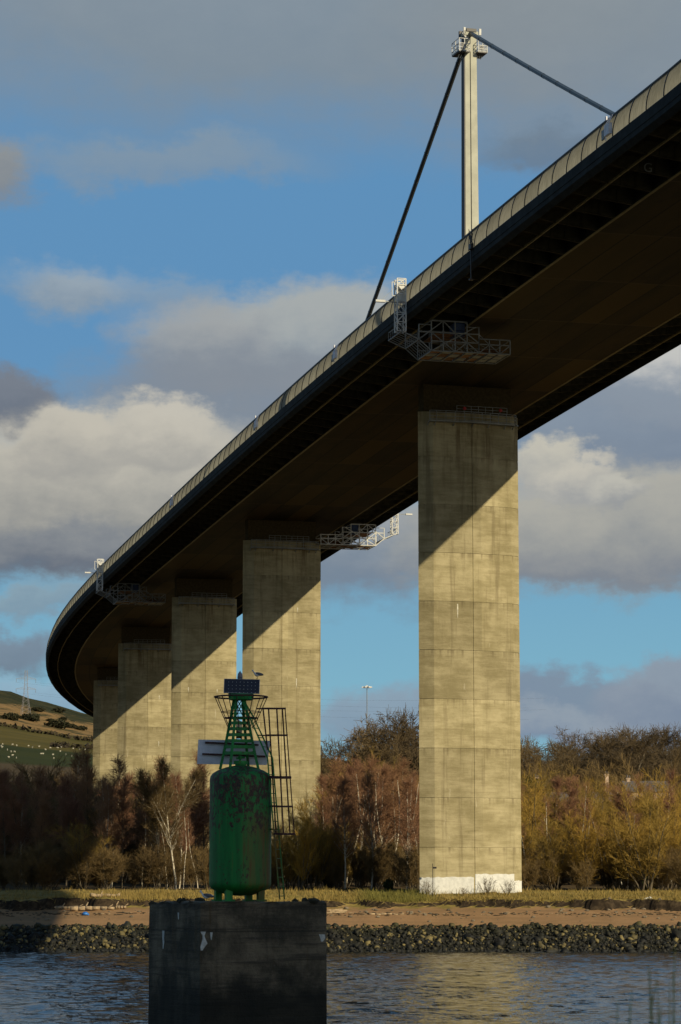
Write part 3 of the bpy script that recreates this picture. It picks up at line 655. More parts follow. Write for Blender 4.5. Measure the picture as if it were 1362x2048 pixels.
# ---- piers: split-faced concrete shafts with lift joints
def pier(s, ptop_y, lift_y, width, face=0.0, base_paint=False, drips=()):
    lx, rx0, rgt = width
    x, y, z, h = deck(s); D = y - 1.8
    ztop = at(0, ptop_y, D)[2]; zl = at(0, lift_y, D)[2]; zb = float(ground(x, y)) - .6
    zo = zl - LIFT * math.floor((zl - zb) / LIFT + 1)
    w = rgt; sec = [(lx, -1.0), (lx + 1.55, -1.66), (rx0 - .08, -1.9), (rx0 - .04, -1.84), (rx0 + .04, -1.84), (rx0 + .08, -1.9), (w - 1.15, -1.25), (w, -.55), (w, .55), (w - 1.2, 1.4), (0, 2.0), (lx + 1.6, 1.6)]
    pm = MB(); zs = []; zz = zb
    nl = zo + LIFT
    while nl < ztop - .6:
        zs += [(zz, 0), (nl - .03, 0), (nl - .03, .035), (nl + .03, .035)]; zz = nl + .03; nl += LIFT
    zs += [(zz, 0), (ztop, 0)]
    n = len(sec); V = []
    for (zv, ins) in zs:
        for (a, b_) in sec: V.append((a * (1 - ins / 3), b_ * (1 - ins / 1.2), zv - zo))
    Fc = [(i * n + k, i * n + (k + 1) % n, (i + 1) * n + (k + 1) % n, (i + 1) * n + k) for i in range(len(zs) - 1) for k in range(n)] + [tuple(range((len(zs) - 1) * n, len(zs) * n))]
    pm.add(V, Fc)
    po = pm.build('pier', M['pier'], bridge); po.location = (x, y, zo); po.rotation_euler = (0, 0, -h + face)
    top = ztop - zo; zw = top - 1.15
    # plinth and bearings between pier head and girder
    pb = MB(); gap = z - DB - ztop; pb.box(((lx + rgt) / 2, .2, top + gap * .5), (rgt - lx - 1.6, 1.7, gap - .02)); pb.build('bearing_plinth', M['plinth'], po)
    # access walkway round the head
    wk = MB(); path = [(lx + .95, -2.3), (lx + 1.7, -2.45), (rx0, -2.7), (w - 1.0, -2.2), (w - .65, -1.8)]
    for i in range(len(path) - 1):
        a, c = Vector((*path[i], zw)), Vector((*path[i + 1], zw)); d = (c - a); ang = math.atan2(d.y, d.x); mid = (a + c) / 2
        wk.box((mid.x - .2 * math.sin(-ang) * 0, mid.y + .3, zw), (d.length, .75, .12), ang)
        for hh in (.18, .55, .95, 1.15): wk.bar(a + Vector((0, 0, hh)), c + Vector((0, 0, hh)), .035)
        nn = max(1, int(d.length / 1.0))
        for k in range(nn + 1): p = a + d * k / nn; wk.bar(p, p + Vector((0, 0, 1.15)), .035)
        for k in range(0, nn + 1, 2): p = a + d * k / nn; wk.bar(p + Vector((0, .2, -.05)), p + Vector((0, .8, -.4)), .07)
    for hh in (1.2, 1.5, 1.85): wk.bar((-2.6, -2.3, zw + hh), (3.4, -2.3, zw + hh), .03)
    for k in range(8): wk.bar((-2.6 + 6 * k / 7, -2.3, zw + 1.1), (-2.6 + 6 * k / 7, -2.3, zw + 1.85), .03)
    wk.build('access_walkway', M['galv'], po)
    for (rpx, px_, y0, y1) in drips:
        xx = rx0 + (px_ - rpx) * D / F / .97; fy = float(np.interp(xx, [sec[1][0], sec[2][0], sec[5][0], sec[6][0]], [sec[1][1], -1.9, -1.9, sec[6][1]])) - .015
        za, zb_ = at(0, y0, D)[2] - zo, at(0, y1, D)[2] - zo; dm = MB()
        vs = []
        for q_, w_2 in ((0, .06), (.35, .075), (.7, .04), (1, .01)):
            zz_ = za + (zb_ - za) * q_; sl = (sec[6][1] + 1.9) / (sec[6][0] - rx0) if xx > rx0 else (-1.9 + 1.66) / (rx0 - sec[1][0])
            vs += [(xx - w_2, fy - w_2 * sl, zz_), (xx + w_2, fy + w_2 * sl, zz_)]
        dm.add(vs, [(0, 1, 3, 2), (2, 3, 5, 4), (4, 5, 7, 6)]); dm.build('lime_drip', M['lime'], po)
    if base_paint:
        # whitewashed band at the foot
        pw = MB(); f_ = .012
        def band(a, b_, z0, z1):
            a, b_ = Vector((*a, 0)), Vector((*b_, 0)); nrm = Vector(((b_ - a).y, -(b_ - a).x, 0)).normalized() * f_
            ns = 14; rr2 = random.Random(int(z1 * 100)); P = []
            for k in range(ns + 1):
                p = a.lerp(b_, k / ns) + nrm; P += [(p.x, p.y, z0 - zo), (p.x, p.y, z1 + rr2.uniform(-.05, .05) - zo)]
            pw.add(P, [(2 * k, 2 * k + 2, 2 * k + 3, 2 * k + 1) for k in range(ns)])
        g_ = 5.3; t1, t2, t3 = at(0, 1755, D)[2], at(0, 1748, D)[2], at(0, 1761, D)[2]
        band(sec[0], sec[1], g_, t1); band(sec[1], sec[2], g_, t1 + .04); band(sec[5], sec[6], g_, t2); band(sec[6], sec[7], g_, t3)
        pw.build('whitewash', M['white'], po)
        rd = MB()
        for xx in (-1.7, 2.6): rd.blob((xx, -2.4, zw + 1.55), (.22, .1, .2), 8, 3, .05)
        rd.build('lifebuoy', M['red'], po)
    return po
PIERS = [(0.0, 827, 1695, (-6.75, -.70, 5.35), R(4), True), (100.1, 1082, 1151, (-6.25, -.6, 5.65), R(2), False), (165.1, 1195, 1385.6, (-5.8, -.2, 5.5), R(1), False), (235.4, 1287, 1398.5, (-5.5, .1, 5.4), 0, False), (311.2, 1361, 1409, (-5.4, .1, 5.4), 0, False)]
DRIPS = [((944, 913, 1209, 1238),), ((567, 598, 1356, 1376), (567, 600, 1214, 1224)), ((412, 380, 1375, 1385), (412, 437, 1378, 1386)), ((295, 319, 1390, 1399), (295, 319, 1482, 1493)), ()]
for p, dr in zip(PIERS, DRIPS): pier(*p, drips=dr)
pier(385., 1405, 1460, (-5.4, 0, 5.4)); pier(-305., 560, 1000, (-5.6, 0, 5.6))

# ---- pylon and stays
PT = at(938, 72, Y1)[2]
py = thing('tmp', 'x', 'x'); bpy.data.objects.remove(py)
def ring(w, d, z):
    g1, g2 = -.10 * w, -.02 * w
    return [(-w / 2, -d / 2, z), (g1, -d / 2, z), (g1, -d / 2 + .25, z), (g2, -d / 2 + .25, z), (g2, -d / 2, z), (w / 2, -d / 2, z), (w / 2, d / 2, z), (-w / 2, d / 2, z)]
pb = MB(); zs = np.linspace(0, 1, 9); V = []
for t in zs: V += ring(1.72 - .33 * t, 1.5 - .3 * t, t * (PT - Z1))
n = 8; pb.add(V, [(i * n + k, i * n + (k + 1) % n, (i + 1) * n + (k + 1) % n, (i + 1) * n + k) for i in range(8) for k in range(n)] + [tuple(range(8 * n, 9 * n))])
pyl = pb.build('pylon', M['pylon'], bridge); pyl.location = (X1, Y1, Z1); pyl.rotation_euler = (0, 0, -H1 + R(4))
PH_ = PT - Z1
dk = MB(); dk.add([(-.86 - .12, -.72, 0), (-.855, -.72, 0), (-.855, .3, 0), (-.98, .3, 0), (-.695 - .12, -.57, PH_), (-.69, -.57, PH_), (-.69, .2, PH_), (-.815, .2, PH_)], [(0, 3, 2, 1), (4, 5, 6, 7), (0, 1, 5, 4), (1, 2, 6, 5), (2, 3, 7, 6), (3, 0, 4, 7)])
dk.bar((-.10, -.6, 0), (-.08, -.45, PH_), .06); dk.build('cable_duct_groove_shade', M['rail'], pyl)  # dark bar added in the groove to deepen its shade, beside the duct
sb = MB(); sb.box((0, 0, PH_ + .1), (1.7, 1.6, .5), mat=0); sb.box((0, -.2, PH_ + .45), (1.2, 1.4, .35), mat=1)
for xx in (-.8, 1.1): sb.box((xx, -.7, PH_ + .35), (.25, .2, .75), mat=2); sb.box((xx, .6, PH_ + .3), (.35, .3, .7), mat=1)
sb.bar((-1.0, -.6, PH_ + .1), (-.4, -.6, PH_ - .6), .14, mat=2)
sb.build('saddle_housing', [M['pylon'], M['rail'], M['white']], pyl)
def cage(xc, zc_, w, hgt, d):
    c = MB(); z0 = zc_ - hgt / 2
    c.box((xc, -.2, z0), (w, d, .14), mat=1); c.box((xc, -.2, z0 + .14), (w * .95, d * .95, .12), mat=0)
    for sx in (-1, 0, 1):
        for sy in (-1, 0, 1):
            if sx == 0 and sy == 0: continue
            c.bar((xc + sx * w / 2, -.2 + sy * d / 2, z0), (xc + sx * w / 2, -.2 + sy * d / 2, z0 + hgt), .045)
    for f_ in (.3, .62, 1.0):
        zz = z0 + hgt * f_; c.poly([(xc - w / 2, -.2 - d / 2, zz), (xc + w / 2, -.2 - d / 2, zz), (xc + w / 2, -.2 + d / 2, zz), (xc - w / 2, -.2 + d / 2, zz)], .04, 4, True)
    for k in range(9): c.bar((xc - w / 2 + w * k / 8, -.2 - d / 2, z0), (xc - w / 2 + w * k / 8, -.2 - d / 2, z0 + hgt * .62), .022)
    c.box((xc - .1, -.2 - d / 2 + .1, z0 + hgt * .4), (w * .4, .05, hgt * .35), mat=1)
    for k in range(3): c.bar((xc + w * (.35 - k * .25), -.2, z0), (xc - .5 * np.sign(xc) * 0 + w * (.1 - k * .2), -.2, z0 - .5), .06)
    c.build('maintenance_cage', [M['white'], M['rail']], pyl)
cage(-1.05, PH_ - 1.55, 1.3, 1.5, 2.4); cage(1.2, PH_ - 1.55, 1.1, 1.3, 2.2)
for s_, r_ in ((84, .27), (-79, .27)):
    a = Vector((X1, Y1, PT + .45)); e = G(s_, 0, .1); b = MB()
    for k in range(18):
        p0, p1 = a.lerp(e, k / 18), a.lerp(e, (k + 1) / 18); sag = lambda t: Vector((0, 0, -.35 * 4 * t * (1 - t)))
        b.bar(p0 + sag(k / 18), p1 + sag((k + 1) / 18), r_, 6, caps=False)
        b.bar(p1 + sag((k + 1) / 18) - (e - a).normalized() * .12, p1 + sag((k + 1) / 18), r_ + .025, 6)
    b.build('stay_cable', M['stay'], bridge)

# ------------------------------------------------------------------ inspection gantries hanging from the deck edges
def gantry(s, sg, label, box_side=True):
    g = thing('inspection_gantry', label, 'gantry', group='inspection gantries under the bridge deck')
    g.matrix_world = frame(s) @ Matrix.Translation((0, 0, -.55 if sg < 0 else 0))
    def P(u, a, v): return (sg * u, a, v)
    def X(c): return -13.5 - (0 if 0 else 0) + c
    us = [-14.9, -13.6, -12.35, -11.1, -9.85, -8.6]; ur = [-8.6, -7.5, -6.4, -5.3]
    L = 5.0
    tr = MB(); r = .075
    for a in (-L / 2, L / 2):
        # stepped bottom chord following the cantilever
        tr.poly([P(-u_, a, v) for u_, v in ((16.7, -3.1), (14.9, -3.85), (13.6, -4.95), (5.3, -4.95))], .07, 4)
        tr.bar(P(-13.6, a, -1.85), P(-9.85, a, -1.85), .09); tr.bar(P(-14.9, a, -2.3), P(-13.6, a, -2.3), .05); tr.bar(P(-9.85, a, -2.35), P(-8.6, a, -2.35), .05)
        tr.bar(P(-14.9, a, -3.05), P(-8.6, a, -3.05), r); tr.bar(P(-13.6, a, -3.95), P(-8.6, a, -3.95), r)
        for u_ in us:
            top = -1.85 if -13.7 < u_ < -9.8 else -2.3
            tr.bar(P(u_, a, top), P(u_, a, -4.95 if u_ > -14 else -3.85), r)
        for u0, v0, u1, v1 in ((-13.6, -4.95, -8.9, -2.3), (-14.9, -3.85, -12.35, -1.85), (-11.1, -4.95, -9.85, -3.95), (-12.35, -1.85, -11.1, -3.05), (-13.6, -3.05, -11.1, -4.95), (-9.85, -3.05, -8.6, -3.95), (-9.85, -3.95, -8.6, -4.95), (-11.1, -3.05, -9.85, -3.95)): tr.bar(P(u0, a, v0), P(u1, a, v1), .07)
        tr.bar(P(-8.6, a, -3.5), P(-5.3, a, -3.5), r); tr.bar(P(-8.6, a, -4.05), P(-5.3, a, -4.05), r)
        for u_ in ur: tr.bar(P(u_, a, -3.5), P(u_, a, -4.95), r)
        for k in range(3):
            u0, u1 = ur[k], ur[k + 1]; up = k % 2 == 0
            tr.bar(P(u0, a, -4.95 if up else -4.05), P(u1, a, -4.05 if up else -4.95), .06)
        tr.bar(P(-8.6, a, -3.05), P(-7.5, a, -4.05), .05)
    for u_, v in [(-16.7, -3.1), (-14.9, -3.85)] + [(u, -4.95) for u in us[1:] + ur[1:]] + [(-13.6, -1.85), (-9.85, -1.85), (-5.3, -3.5)]: tr.bar(P(u_, -L / 2, v), P(u_, L / 2, v), .06)
    tr.build('truss_frame', M['galv'] if sg > 0 else M['white'], g)  # right-edge truss is whiter: its sunlit brightness is put into the colour
    fl = MB()
    for k in range(7):
        u0 = -13.5 + k * 1.18
        for j in range(3): fl.box(P(u0 + .55, -L / 2 + .85 + j * 1.65, -4.85), (1.05, 1.35, .05), mat=(k + j) % 2 if k < 5 else 1)
    fl.box(P(-11.4, 0, -3.1), (3.4, L * .8, .06), mat=0); fl.box(P(-6.9, 0, -4.4), (3.0, L * .7, .06), mat=0)
    fl.build('platform_floor', [M['rustfloor'], M['galv']], g)
    rl = MB()
    for k in range(8):
        a = -L / 2 + L * k / 7
        for (u0, v0), (u1, v1) in (((-16.7, -3.1), (-14.9, -3.85)), ((-14.9, -3.85), (-13.6, -4.95))): rl.bar(P(u0, a, v0), P(u1, a, v1), .035)
        rl.bar(P(-16.7, a, -3.1), P(-16.7, a, -2.3), .03); rl.bar(P(-14.9, a, -3.85), P(-14.9, a, -3.0), .03); rl.bar(P(-13.6, a, -4.95), P(-13.6, a, -4.2), .03)
    rl.bar(P(-16.7, -L / 2, -2.3), P(-16.7, L / 2, -2.3), .04)
    rl.poly([P(-8.6, L / 2, -2.4), P(-7.3, L / 2, -2.9), P(-5.9, L / 2, -3.5)], .03, 4)
    rl.build('stair_railing', M['galv'], g)
    bx_ = MB(); bx_.box(P(-10.5, -1.2, -2.25), (1.15, 1.6, .75), mat=0); bx_.box(P(-10.5, -1.2, -2.95), (1.15, 1.6, .5), mat=0); bx_.box(P(-9.55, 1.0, -2.2), (.7, 1.0, .75), mat=1)
    bx_.build('equipment_box', [M['blue'], M['galv']], g)
    # hoist tower outside the parapet
    tw = MB(); ux0, ux1 = -17.1, -16.2; a0, a1 = -2.3, -1.3; vt, vb = 2.35, -3.05
    for u_ in (ux0, ux1):
        for a in (a0, a1): tw.bar(P(u_, a, vb), P(u_, a, vt), .075)
    zz = vb; k = 0
    while zz < vt - .3:
        z2 = min(zz + .95, vt)
        for a in (a0, a1): tw.bar(P(ux0, a, zz), P(ux1, a, zz), .05); tw.bar(P(ux0 if k % 2 else ux1, a, zz), P(ux1 if k % 2 else ux0, a, z2), .045)
        for u_ in (ux0, ux1): tw.bar(P(u_, a0, zz), P(u_, a1, zz), .05); tw.bar(P(u_, a0, zz), P(u_, a1, z2), .045)
        zz = z2; k += 1
    for a in (a0, a1): tw.bar(P(ux0, a, vt), P(ux1, a, vt), .05)
    tw.build('hoist_tower', M['white'], g)
    def Q(u, a, v): return P(u + .3, a - 1.75, v - 1.05 if v > .5 else v)
    wn_ = MB(); wn_.box(Q(-16.85, -.1, 2.6), (.7, .8, .5)); wn_.box(Q(-16.95, -.1, 1.5), (.45, .5, .9)); wn_.box(Q(-16.7, -.2, .4), (.35, .5, .8)); wn_.bar(Q(-17.2, .1, 2.2), Q(-16.5, .1, 2.2), .22, 10)
    wn_.poly([Q(-17.9, -.4, 3.0), Q(-17.9, -.4, 1.6), Q(-17.4, -.4, 1.6)], .05, 4); wn_.bar(Q(-17.9, -.4, 3.0), Q(-16.6, -.4, 3.0), .05); wn_.poly([Q(-17.0, .5, 3.5), Q(-16.2, .5, 3.5), Q(-16.2, .5, 1.0)], .06, 4)
    wn_.build('hoist_winch', M['white'], g)
    ln = MB(); ln.bar(Q(-17.4, -.3, .95), Q(-18.6, -.3, 1.0), .06); ln.box(Q(-19.1, -.3, 1.0), (1.0, .35, .22), mat=1); ln.bar(Q(-17.4, -.3, 2.6), Q(-19.0, -.3, 1.1), .02)
    ln.build('flood_lamp', [M['galv'], M['white']], g)
    # hangers to the deck soffit
    hb = MB()
    for u_ in (-13.3, -9.2):
        for a in (-1.6, 1.6): hb.bar(P(u_, a, -1.5 if u_ < -12 else -DB), P(u_, a, -3.0), .07)
    hb.build('hanger', M['brack'], g)
    return g
gantry(-28.5, 1, 'grey lattice inspection gantry hanging near the tallest nearest pier, left deck edge')
gantry(176.5, 1, 'small far inspection gantry on the left deck edge before the curve')
gantry(100.5, -1, 'sunlit inspection gantry under the right deck edge between the two nearest piers')

# ------------------------------------------------------------------ beacon on its concrete block in the river
BD = 85.0; K = BD / F
def bp(px, py, d=0.0): return Vector(at(px, py, BD + d))
BC = bp(480, 1800); ztop = bp(0, 1803, -2)[2]
blk = MB(); SB = 4.12; ang = R(25.5); cxy = bp(474, 1800)
nseg = 16; rr = random.Random(9)
def sq(side, t, z, amp):
    h_ = SB / 2; c_ = [(-h_, -h_), (h_, -h_), (h_, h_), (-h_, h_)]; a, b_ = c_[side], c_[(side + 1) % 4]; o = rr.uniform(-amp, amp)
    return ((a[0] + (b_[0] - a[0]) * t) * (1 + o / 2), (a[1] + (b_[1] - a[1]) * t) * (1 + o / 2), z)
rows = [(-7, .0), (1.0, .012), (2.5, .012), (4.38, .008), (4.44, -.006), (4.5, .008), (ztop - .16, .012), (ztop - .06, .03), (ztop, .055)]; V = []
for (zv, amp) in rows:
    for sd_ in range(4):
        for k in range(nseg): V.append(sq(sd_, k / nseg, zv + (rr.uniform(-.07, .03) if zv == ztop else 0), abs(amp)))
n = 4 * nseg; blk.add(V, [(i * n + k, i * n + (k + 1) % n, (i + 1) * n + (k + 1) % n, (i + 1) * n + k) for i in range(len(rows) - 1) for k in range(n)] + [tuple(range((len(rows) - 1) * n, len(rows) * n))])
blo = thing('concrete_block', 'dark weathered square concrete block standing in the river under the green beacon', 'concrete block', (cxy.x, BD, 0), ang)
blk.build('block_body', M['block'], blo)
def splat(side, along, z, pts):
    """droppings running down the face: thin raised lumps"""
    b = MB(); h_ = SB / 2 + .015
    P = []
    for (du, dz, w) in pts: P.append((du, z + dz, w))
    for i in range(len(P) - 1):
        (u0, z0, w0), (u1, z1, w1) = P[i], P[i + 1]
        if side == 'front': q = lambda u, zz, o: (along + u, -h_ - o, zz)
        else: q = lambda u, zz, o: (-h_ - o, along + u, zz)
        vs = [q(u0 - w0, z0, 0), q(u0, z0, .02), q(u0 + w0, z0, 0), q(u1 - w1, z1, 0), q(u1, z1, .02), q(u1 + w1, z1, 0)]
        b.add(vs, [(0, 1, 4, 3), (1, 2, 5, 4)])
    b.build('bird_dropping', M['drop'], blo)
splat('front', -2.0, 4.40, [(.02, 0, .09), (.03, -.12, .03), (.05, -.22, .05), (.06, -.35, .10), (.0, -.45, .07), (-.02, -.55, .03)])
splat('front', -1.72, 4.38, [(0, 0, .04), (0, -.12, .03), (0, -.22, .015)])
splat('side', .85, 4.40, [(0, 0, .09), (.0, -.2, .08), (-.02, -.35, .07), (-.01, -.55, .02)])
splat('side', -.35, 4.95, [(0, 0, .06), (0, -.1, .05), (-.04, -.2, .02)])
splat('front', 1.9, 4.3, [(0, 0, .1), (0.03, -.12, .08), (0, -.22, .03)])
mo = MB()
for px_, sx_ in ((360, .14), (400, .22), (612, .13), (630, .2), (590, .1), (330, .1)):
    p = bp(px_, 1801, -1.2); q = Matrix.Rotation(-ang, 3, 'Z') @ (p - Vector((cxy.x, BD, 0))); q.x = max(-1.95, min(1.95, q.x)); q.y = max(-1.95, min(1.95, q.y)); mo.blob((q.x, q.y, ztop), (sx_, sx_, .1), 8, int(px_), .3)
mo.build('moss_clump', M['moss'], blo)

bc = thing('navigation_beacon', 'rusty green tank beacon with lattice top standing on the river block', 'beacon', (BC.x, BD, ztop))
def L(px, py, d=0.0): return bp(px, py, d) - Vector((BC.x, BD, ztop))
def rr_(px): return px * K
zt = lambda py: L(480, py).z
tk = MB(); Rt = rr_(61.5)
prof = [(0.001, zt(1531)), (rr_(14), zt(1531.5)), (rr_(30), zt(1535)), (rr_(46), zt(1541)), (rr_(56), zt(1547)), (rr_(60.5), zt(1553)), (Rt, zt(1560))] + [(Rt, zt(y)) for y in (1600, 1650, 1700, 1740, 1762)] + [(Rt, zt(1768)), (rr_(60), zt(1773)), (rr_(56), zt(1778)), (rr_(43), zt(1784)), (rr_(25), zt(1790)), (0.001, zt(1792))]
tk.lathe(prof[::-1], (0, 0, 0), 48); tank = tk.build('tank', M['gtank'], bc, True)
mh = MB(); mh.lathe([(.001, zt(1522)), (rr_(14), zt(1522)), (rr_(14), zt(1528)), (rr_(11), zt(1528.5)), (rr_(11), zt(1534))][::-1], (0, 0, 0), 20); mh.bar((-.02, -.05, zt(1522)), (-.02, -.05, zt(1512)), .035, 8); mh.bar((-.14, -.05, zt(1517)), (.13, -.05, zt(1515)), .03, 6); mh.blob((-.02, -.05, zt(1515)), (.07, .06, .07), 8, 2, .1)
mh.build('manhole_cover', M['gsteel'], tank)
for px_, dd in ((436, .1), (457, -.62), (497, .62), (521, -.2)):
    lg = MB(); c_ = L(px_, 1800, dd); lg.box((c_.x, dd, (zt(1765) + 0) / 2), (.2, .2, zt(1765)), R(20)); lg.box((c_.x, dd, .03), (.32, .32, .05), R(20)); lg.build('leg', M['gsteel'], bc)
# lattice tower
base = {'fl': (460, 1535, -.42), 'fr': (517.5, 1538, -.1), 'br': (497, 1534, .42), 'bl': (440, 1536, .1)}
topp = {'fl': (473, 1398, -.15), 'fr': (489, 1398, -.05), 'br': (485, 1398, .15), 'bl': (468, 1398, .05)}
def leg_pt(k, py):
    b0, t0 = base[k], topp[k]; t = (py - b0[1]) / (t0[1] - b0[1]); t = max(t, 0); e = t ** .86
    return L(b0[0] + (t0[0] - b0[0]) * e, py, b0[2] + (t0[2] - b0[2]) * e)
for k in base:
    b = MB(); b.poly([leg_pt(k, y) for y in (base[k][1] + 3, 1510, 1480, 1450, 1425, 1398)], .058, 4); b.build('tower_leg', M['gsteel'], bc)
for (k0, k1) in (('fl', 'fr'), ('bl', 'fl'), ('fr', 'br'), ('br', 'bl')):
    b = MB()
    for y in (1446, 1457.5, 1469.5, 1481.5, 1493.5, 1506):
        a0, a1 = leg_pt(k0, y), leg_pt(k1, y); d = a1 - a0; b.box((a0 + a1) / 2, (d.length, .03, .095), math.atan2(d.y, d.x))
    b.build('slatted_topmark', M['gsteel'], bc)
b = MB()
for (k0, k1) in (('fl', 'fr'), ('bl', 'fl'), ('fr', 'br'), ('br', 'bl')):
    b.bar(leg_pt(k0, 1436), leg_pt(k1, 1398), .018); b.bar(leg_pt(k1, 1436), leg_pt(k0, 1398), .018); b.bar(leg_pt(k0, 1436), leg_pt(k1, 1436), .03)
b.build('cross_bracing', M['gsteel'], bc)
b = MB(); b.box((0, 0, zt(1396)), (rr_(40), rr_(40), .12)); b.lathe([(rr_(24), zt(1400)), (rr_(26), zt(1390)), (rr_(20), zt(1388)), (.001, zt(1388))], (0, 0, 0), 20); b.box((0, -.05, zt(1390)), (rr_(50), .3, .14)); b.build('top_platform', M['gsteel'], bc)
# basket
bk = MB()
def rg_(py, r, n=24): return [Vector((rr_(r) * math.cos(6.2832 * k / n), rr_(r) * math.sin(6.2832 * k / n), zt(py))) for k in range(n)]
for py, r, th in ((1394, 53, .028), (1424, 39, .012), (1436, 34, .016)): bk.poly(rg_(py, r), th, 5, True)
for k in range(10):
    t = 6.2832 * (k + .3) / 10; bk.bar((rr_(53) * math.cos(t), rr_(53) * math.sin(t), zt(1394)), (rr_(25) * math.cos(t), rr_(25) * math.sin(t), zt(1457)), .014, 5)
bk.bar((-rr_(34), 0, zt(1436)), (rr_(34), 0, zt(1436)), .03); bk.build('basket_rail', M['maroon'], bc)
# solar panel
sp = MB(); c = L(483.5, 1372.5, -.2); RM = Matrix.Rotation(R(1.3), 3, 'Y') @ Matrix.Rotation(R(-14), 3, 'X')
sp.box(c, (1.105, .035, .46), M=RM, mat=1); sp.box(c + RM @ Vector((0, -.019, 0)), (1.08, .012, .44), M=RM, mat=0)
for i in range(8):
    for j in range(4):
        sp.box(c + RM @ Vector((-.405 + .118 * i, -.0265, .125 - .112 * j)), (.016, .004, .016), M=RM @ Matrix.Rotation(R(45), 3, 'Y'), mat=2)
sp.bar(c + Vector((-.2, .03, -.1)), L(470, 1392), .03); sp.bar(c + Vector((.2, .03, -.1)), L(492, 1392), .03); sp.build('solar_panel', [M['solar'], M['alu'], M['drop']], bc)
ln = MB(); lc = L(480, 1357, .15); ln.lathe([(.075, -.35), (.075, 0), (.085, .01), (.07, .14), (.055, .17), (.02, .21), (.004, .24)], lc, 14); ln.build('lantern', M['lamp'], bc, True)
# day board behind, on two brackets each side
db = MB(); q = [(396.6, 1479), (541.7, 1481.5), (533.4, 1530), (393.9, 1528)]; P = [L(a, b_, .75) for a, b_ in q]; P2 = [p + Vector((0, .03, 0)) for p in P]
db.add(P + P2, [(0, 1, 2, 3), (7, 6, 5, 4), (0, 4, 5, 1), (1, 5, 6, 2), (2, 6, 7, 3), (3, 7, 4, 0)]); dbo = db.build('day_board', M['board'], bc)
for (a, b_) in (((410, 1485), (517, 1490)), ((404.5, 1508), (531, 1513))):
    br = MB(); br.bar(L(*a, .7), L(*b_, .7), .04); br.build('bracket', M['maroon'], dbo)
# ladder and its cage
ld = MB()
railA = [L(485, 1403, -.25), L(500, 1436, -.3), L(535, 1516, -.4), L(559.5, 1799, -.4)]; railB = [L(489, 1403, .05), L(508, 1436, 0), L(545, 1516, -.05), L(569, 1799, -.05)]
ld.poly(railA, .03, 4); ld.poly(railB, .03, 4)
y = 1420
while y < 1795:
    def on(rl, yy):
        z = zt(yy)
        for i in range(3):
            if rl[i].z >= z >= rl[i + 1].z: return rl[i].lerp(rl[i + 1], (rl[i].z - z) / (rl[i].z - rl[i + 1].z))
        return rl[-1]
    ld.bar(on(railA, y), on(railB, y), .013, 5); y += 18.6
for y in (1556, 1613, 1659): p = on(railA, y); ld.bar(p, Vector((rr_(58), p.y * .5, p.z)), .025); p = on(railB, y); ld.bar(p, Vector((rr_(58), p.y, p.z)), .025)
ld.build('ladder', M['gsteel'], bc)
cg = MB()
bars = [((526, 1416), (535, 1500), -.42), ((537, 1416), (552, 1668), .02), ((553.5, 1418), (567, 1669), -.5), ((564.6, 1417), (580, 1668), .12), ((570, 1416), (588.5, 1668), -.2)]
def bar_at(bi, y):
    (x0, y0), (x1, y1), d = bars[bi]; return L(x0 + (x1 - x0) * (y - y0) / (y1 - y0), y, d)
for bi in range(5): cg.bar(bar_at(bi, bars[bi][0][1]), bar_at(bi, bars[bi][1][1]), .032 if bi < 4 else .024)
for y in (1417, 1470.5, 1555, 1613, 1668):
    a, e = (bar_at(0, y), bar_at(1, y)) if y < 1500 else (on(railA, y), on(railB, y))
    hoop = [a, bar_at(2, y), bar_at(4, y), bar_at(3, y), e]
    for i in range(4): d = hoop[i + 1] - hoop[i]; cg.bar(hoop[i], hoop[i + 1], .04 if y != 1555 else .058)
cg.bar(L(513, 1417.5, -.3), bar_at(0, 1417), .03); cg.bar(L(514, 1470.5, -.3), bar_at(0, 1471), .025)
cg.build('safety_cage', M['maroon'], bc)

# gulls
def gull(name, loc, rz, label, dark, sc=1.0):
    g = thing(name, label, 'gull', loc, rz); b = MB(); rot = Matrix.Rotation(R(-14), 3, 'Y')
    prof = [(-.17, .008, .02), (-.11, .03, .015), (-.04, .055, .0), (.04, .062, -.005), (.10, .05, .02), (.135, .036, .065), (.15, .034, .10), (.165, .036, .125), (.19, .024, .125), (.205, .01, .118)]
    V = []; n = 10
    for (x, r_, z) in prof:
        for k in range(n): t = 6.2832 * k / n; V.append((x, r_ * .85 * math.cos(t), .135 + z + r_ * math.sin(t)))
    b.add(V, [(i * n + k, i * n + (k + 1) % n, (i + 1) * n + (k + 1) % n, (i + 1) * n + k) for i in range(len(prof) - 1) for k in range(n)] + [tuple(range(n))[::-1], tuple(range((len(prof) - 1) * n, len(prof) * n))])
    b.build('body', M['gullw'], g, True)
    for sy in (-1, 1):
        w = MB(); w.blob((-.05, sy * .047, .155), (.14, .02, .045), 10, 1, .0, M=rot); w.build('wing', dark, g, True)
        lg = MB(); lg.bar((.02, sy * .025, 0), (.01, sy * .025, .09), .006, 5); lg.bar((.0, sy * .025, .004), (.05, sy * .025, .004), .008, 4); lg.build('leg', M['gully'], g)
    bk_ = MB(); bk_.bar((.2, 0, .253), (.245, 0, .243), .011, 6, .004); bk_.build('beak', M['gully'], g)
    g.scale = (sc,) * 3; return g
pp = bp(515.5, 1357.5, -.2); gull('gull', pp, R(200), 'small gull perched on the right end of the solar panel', M['gullg'], .95)
pp = bp(414, 1799.5, -1.75); gull('gull', (pp.x, pp.y, ztop), R(165), 'white headed gull standing on the top edge of the concrete block', M['gullg'], 1.15)

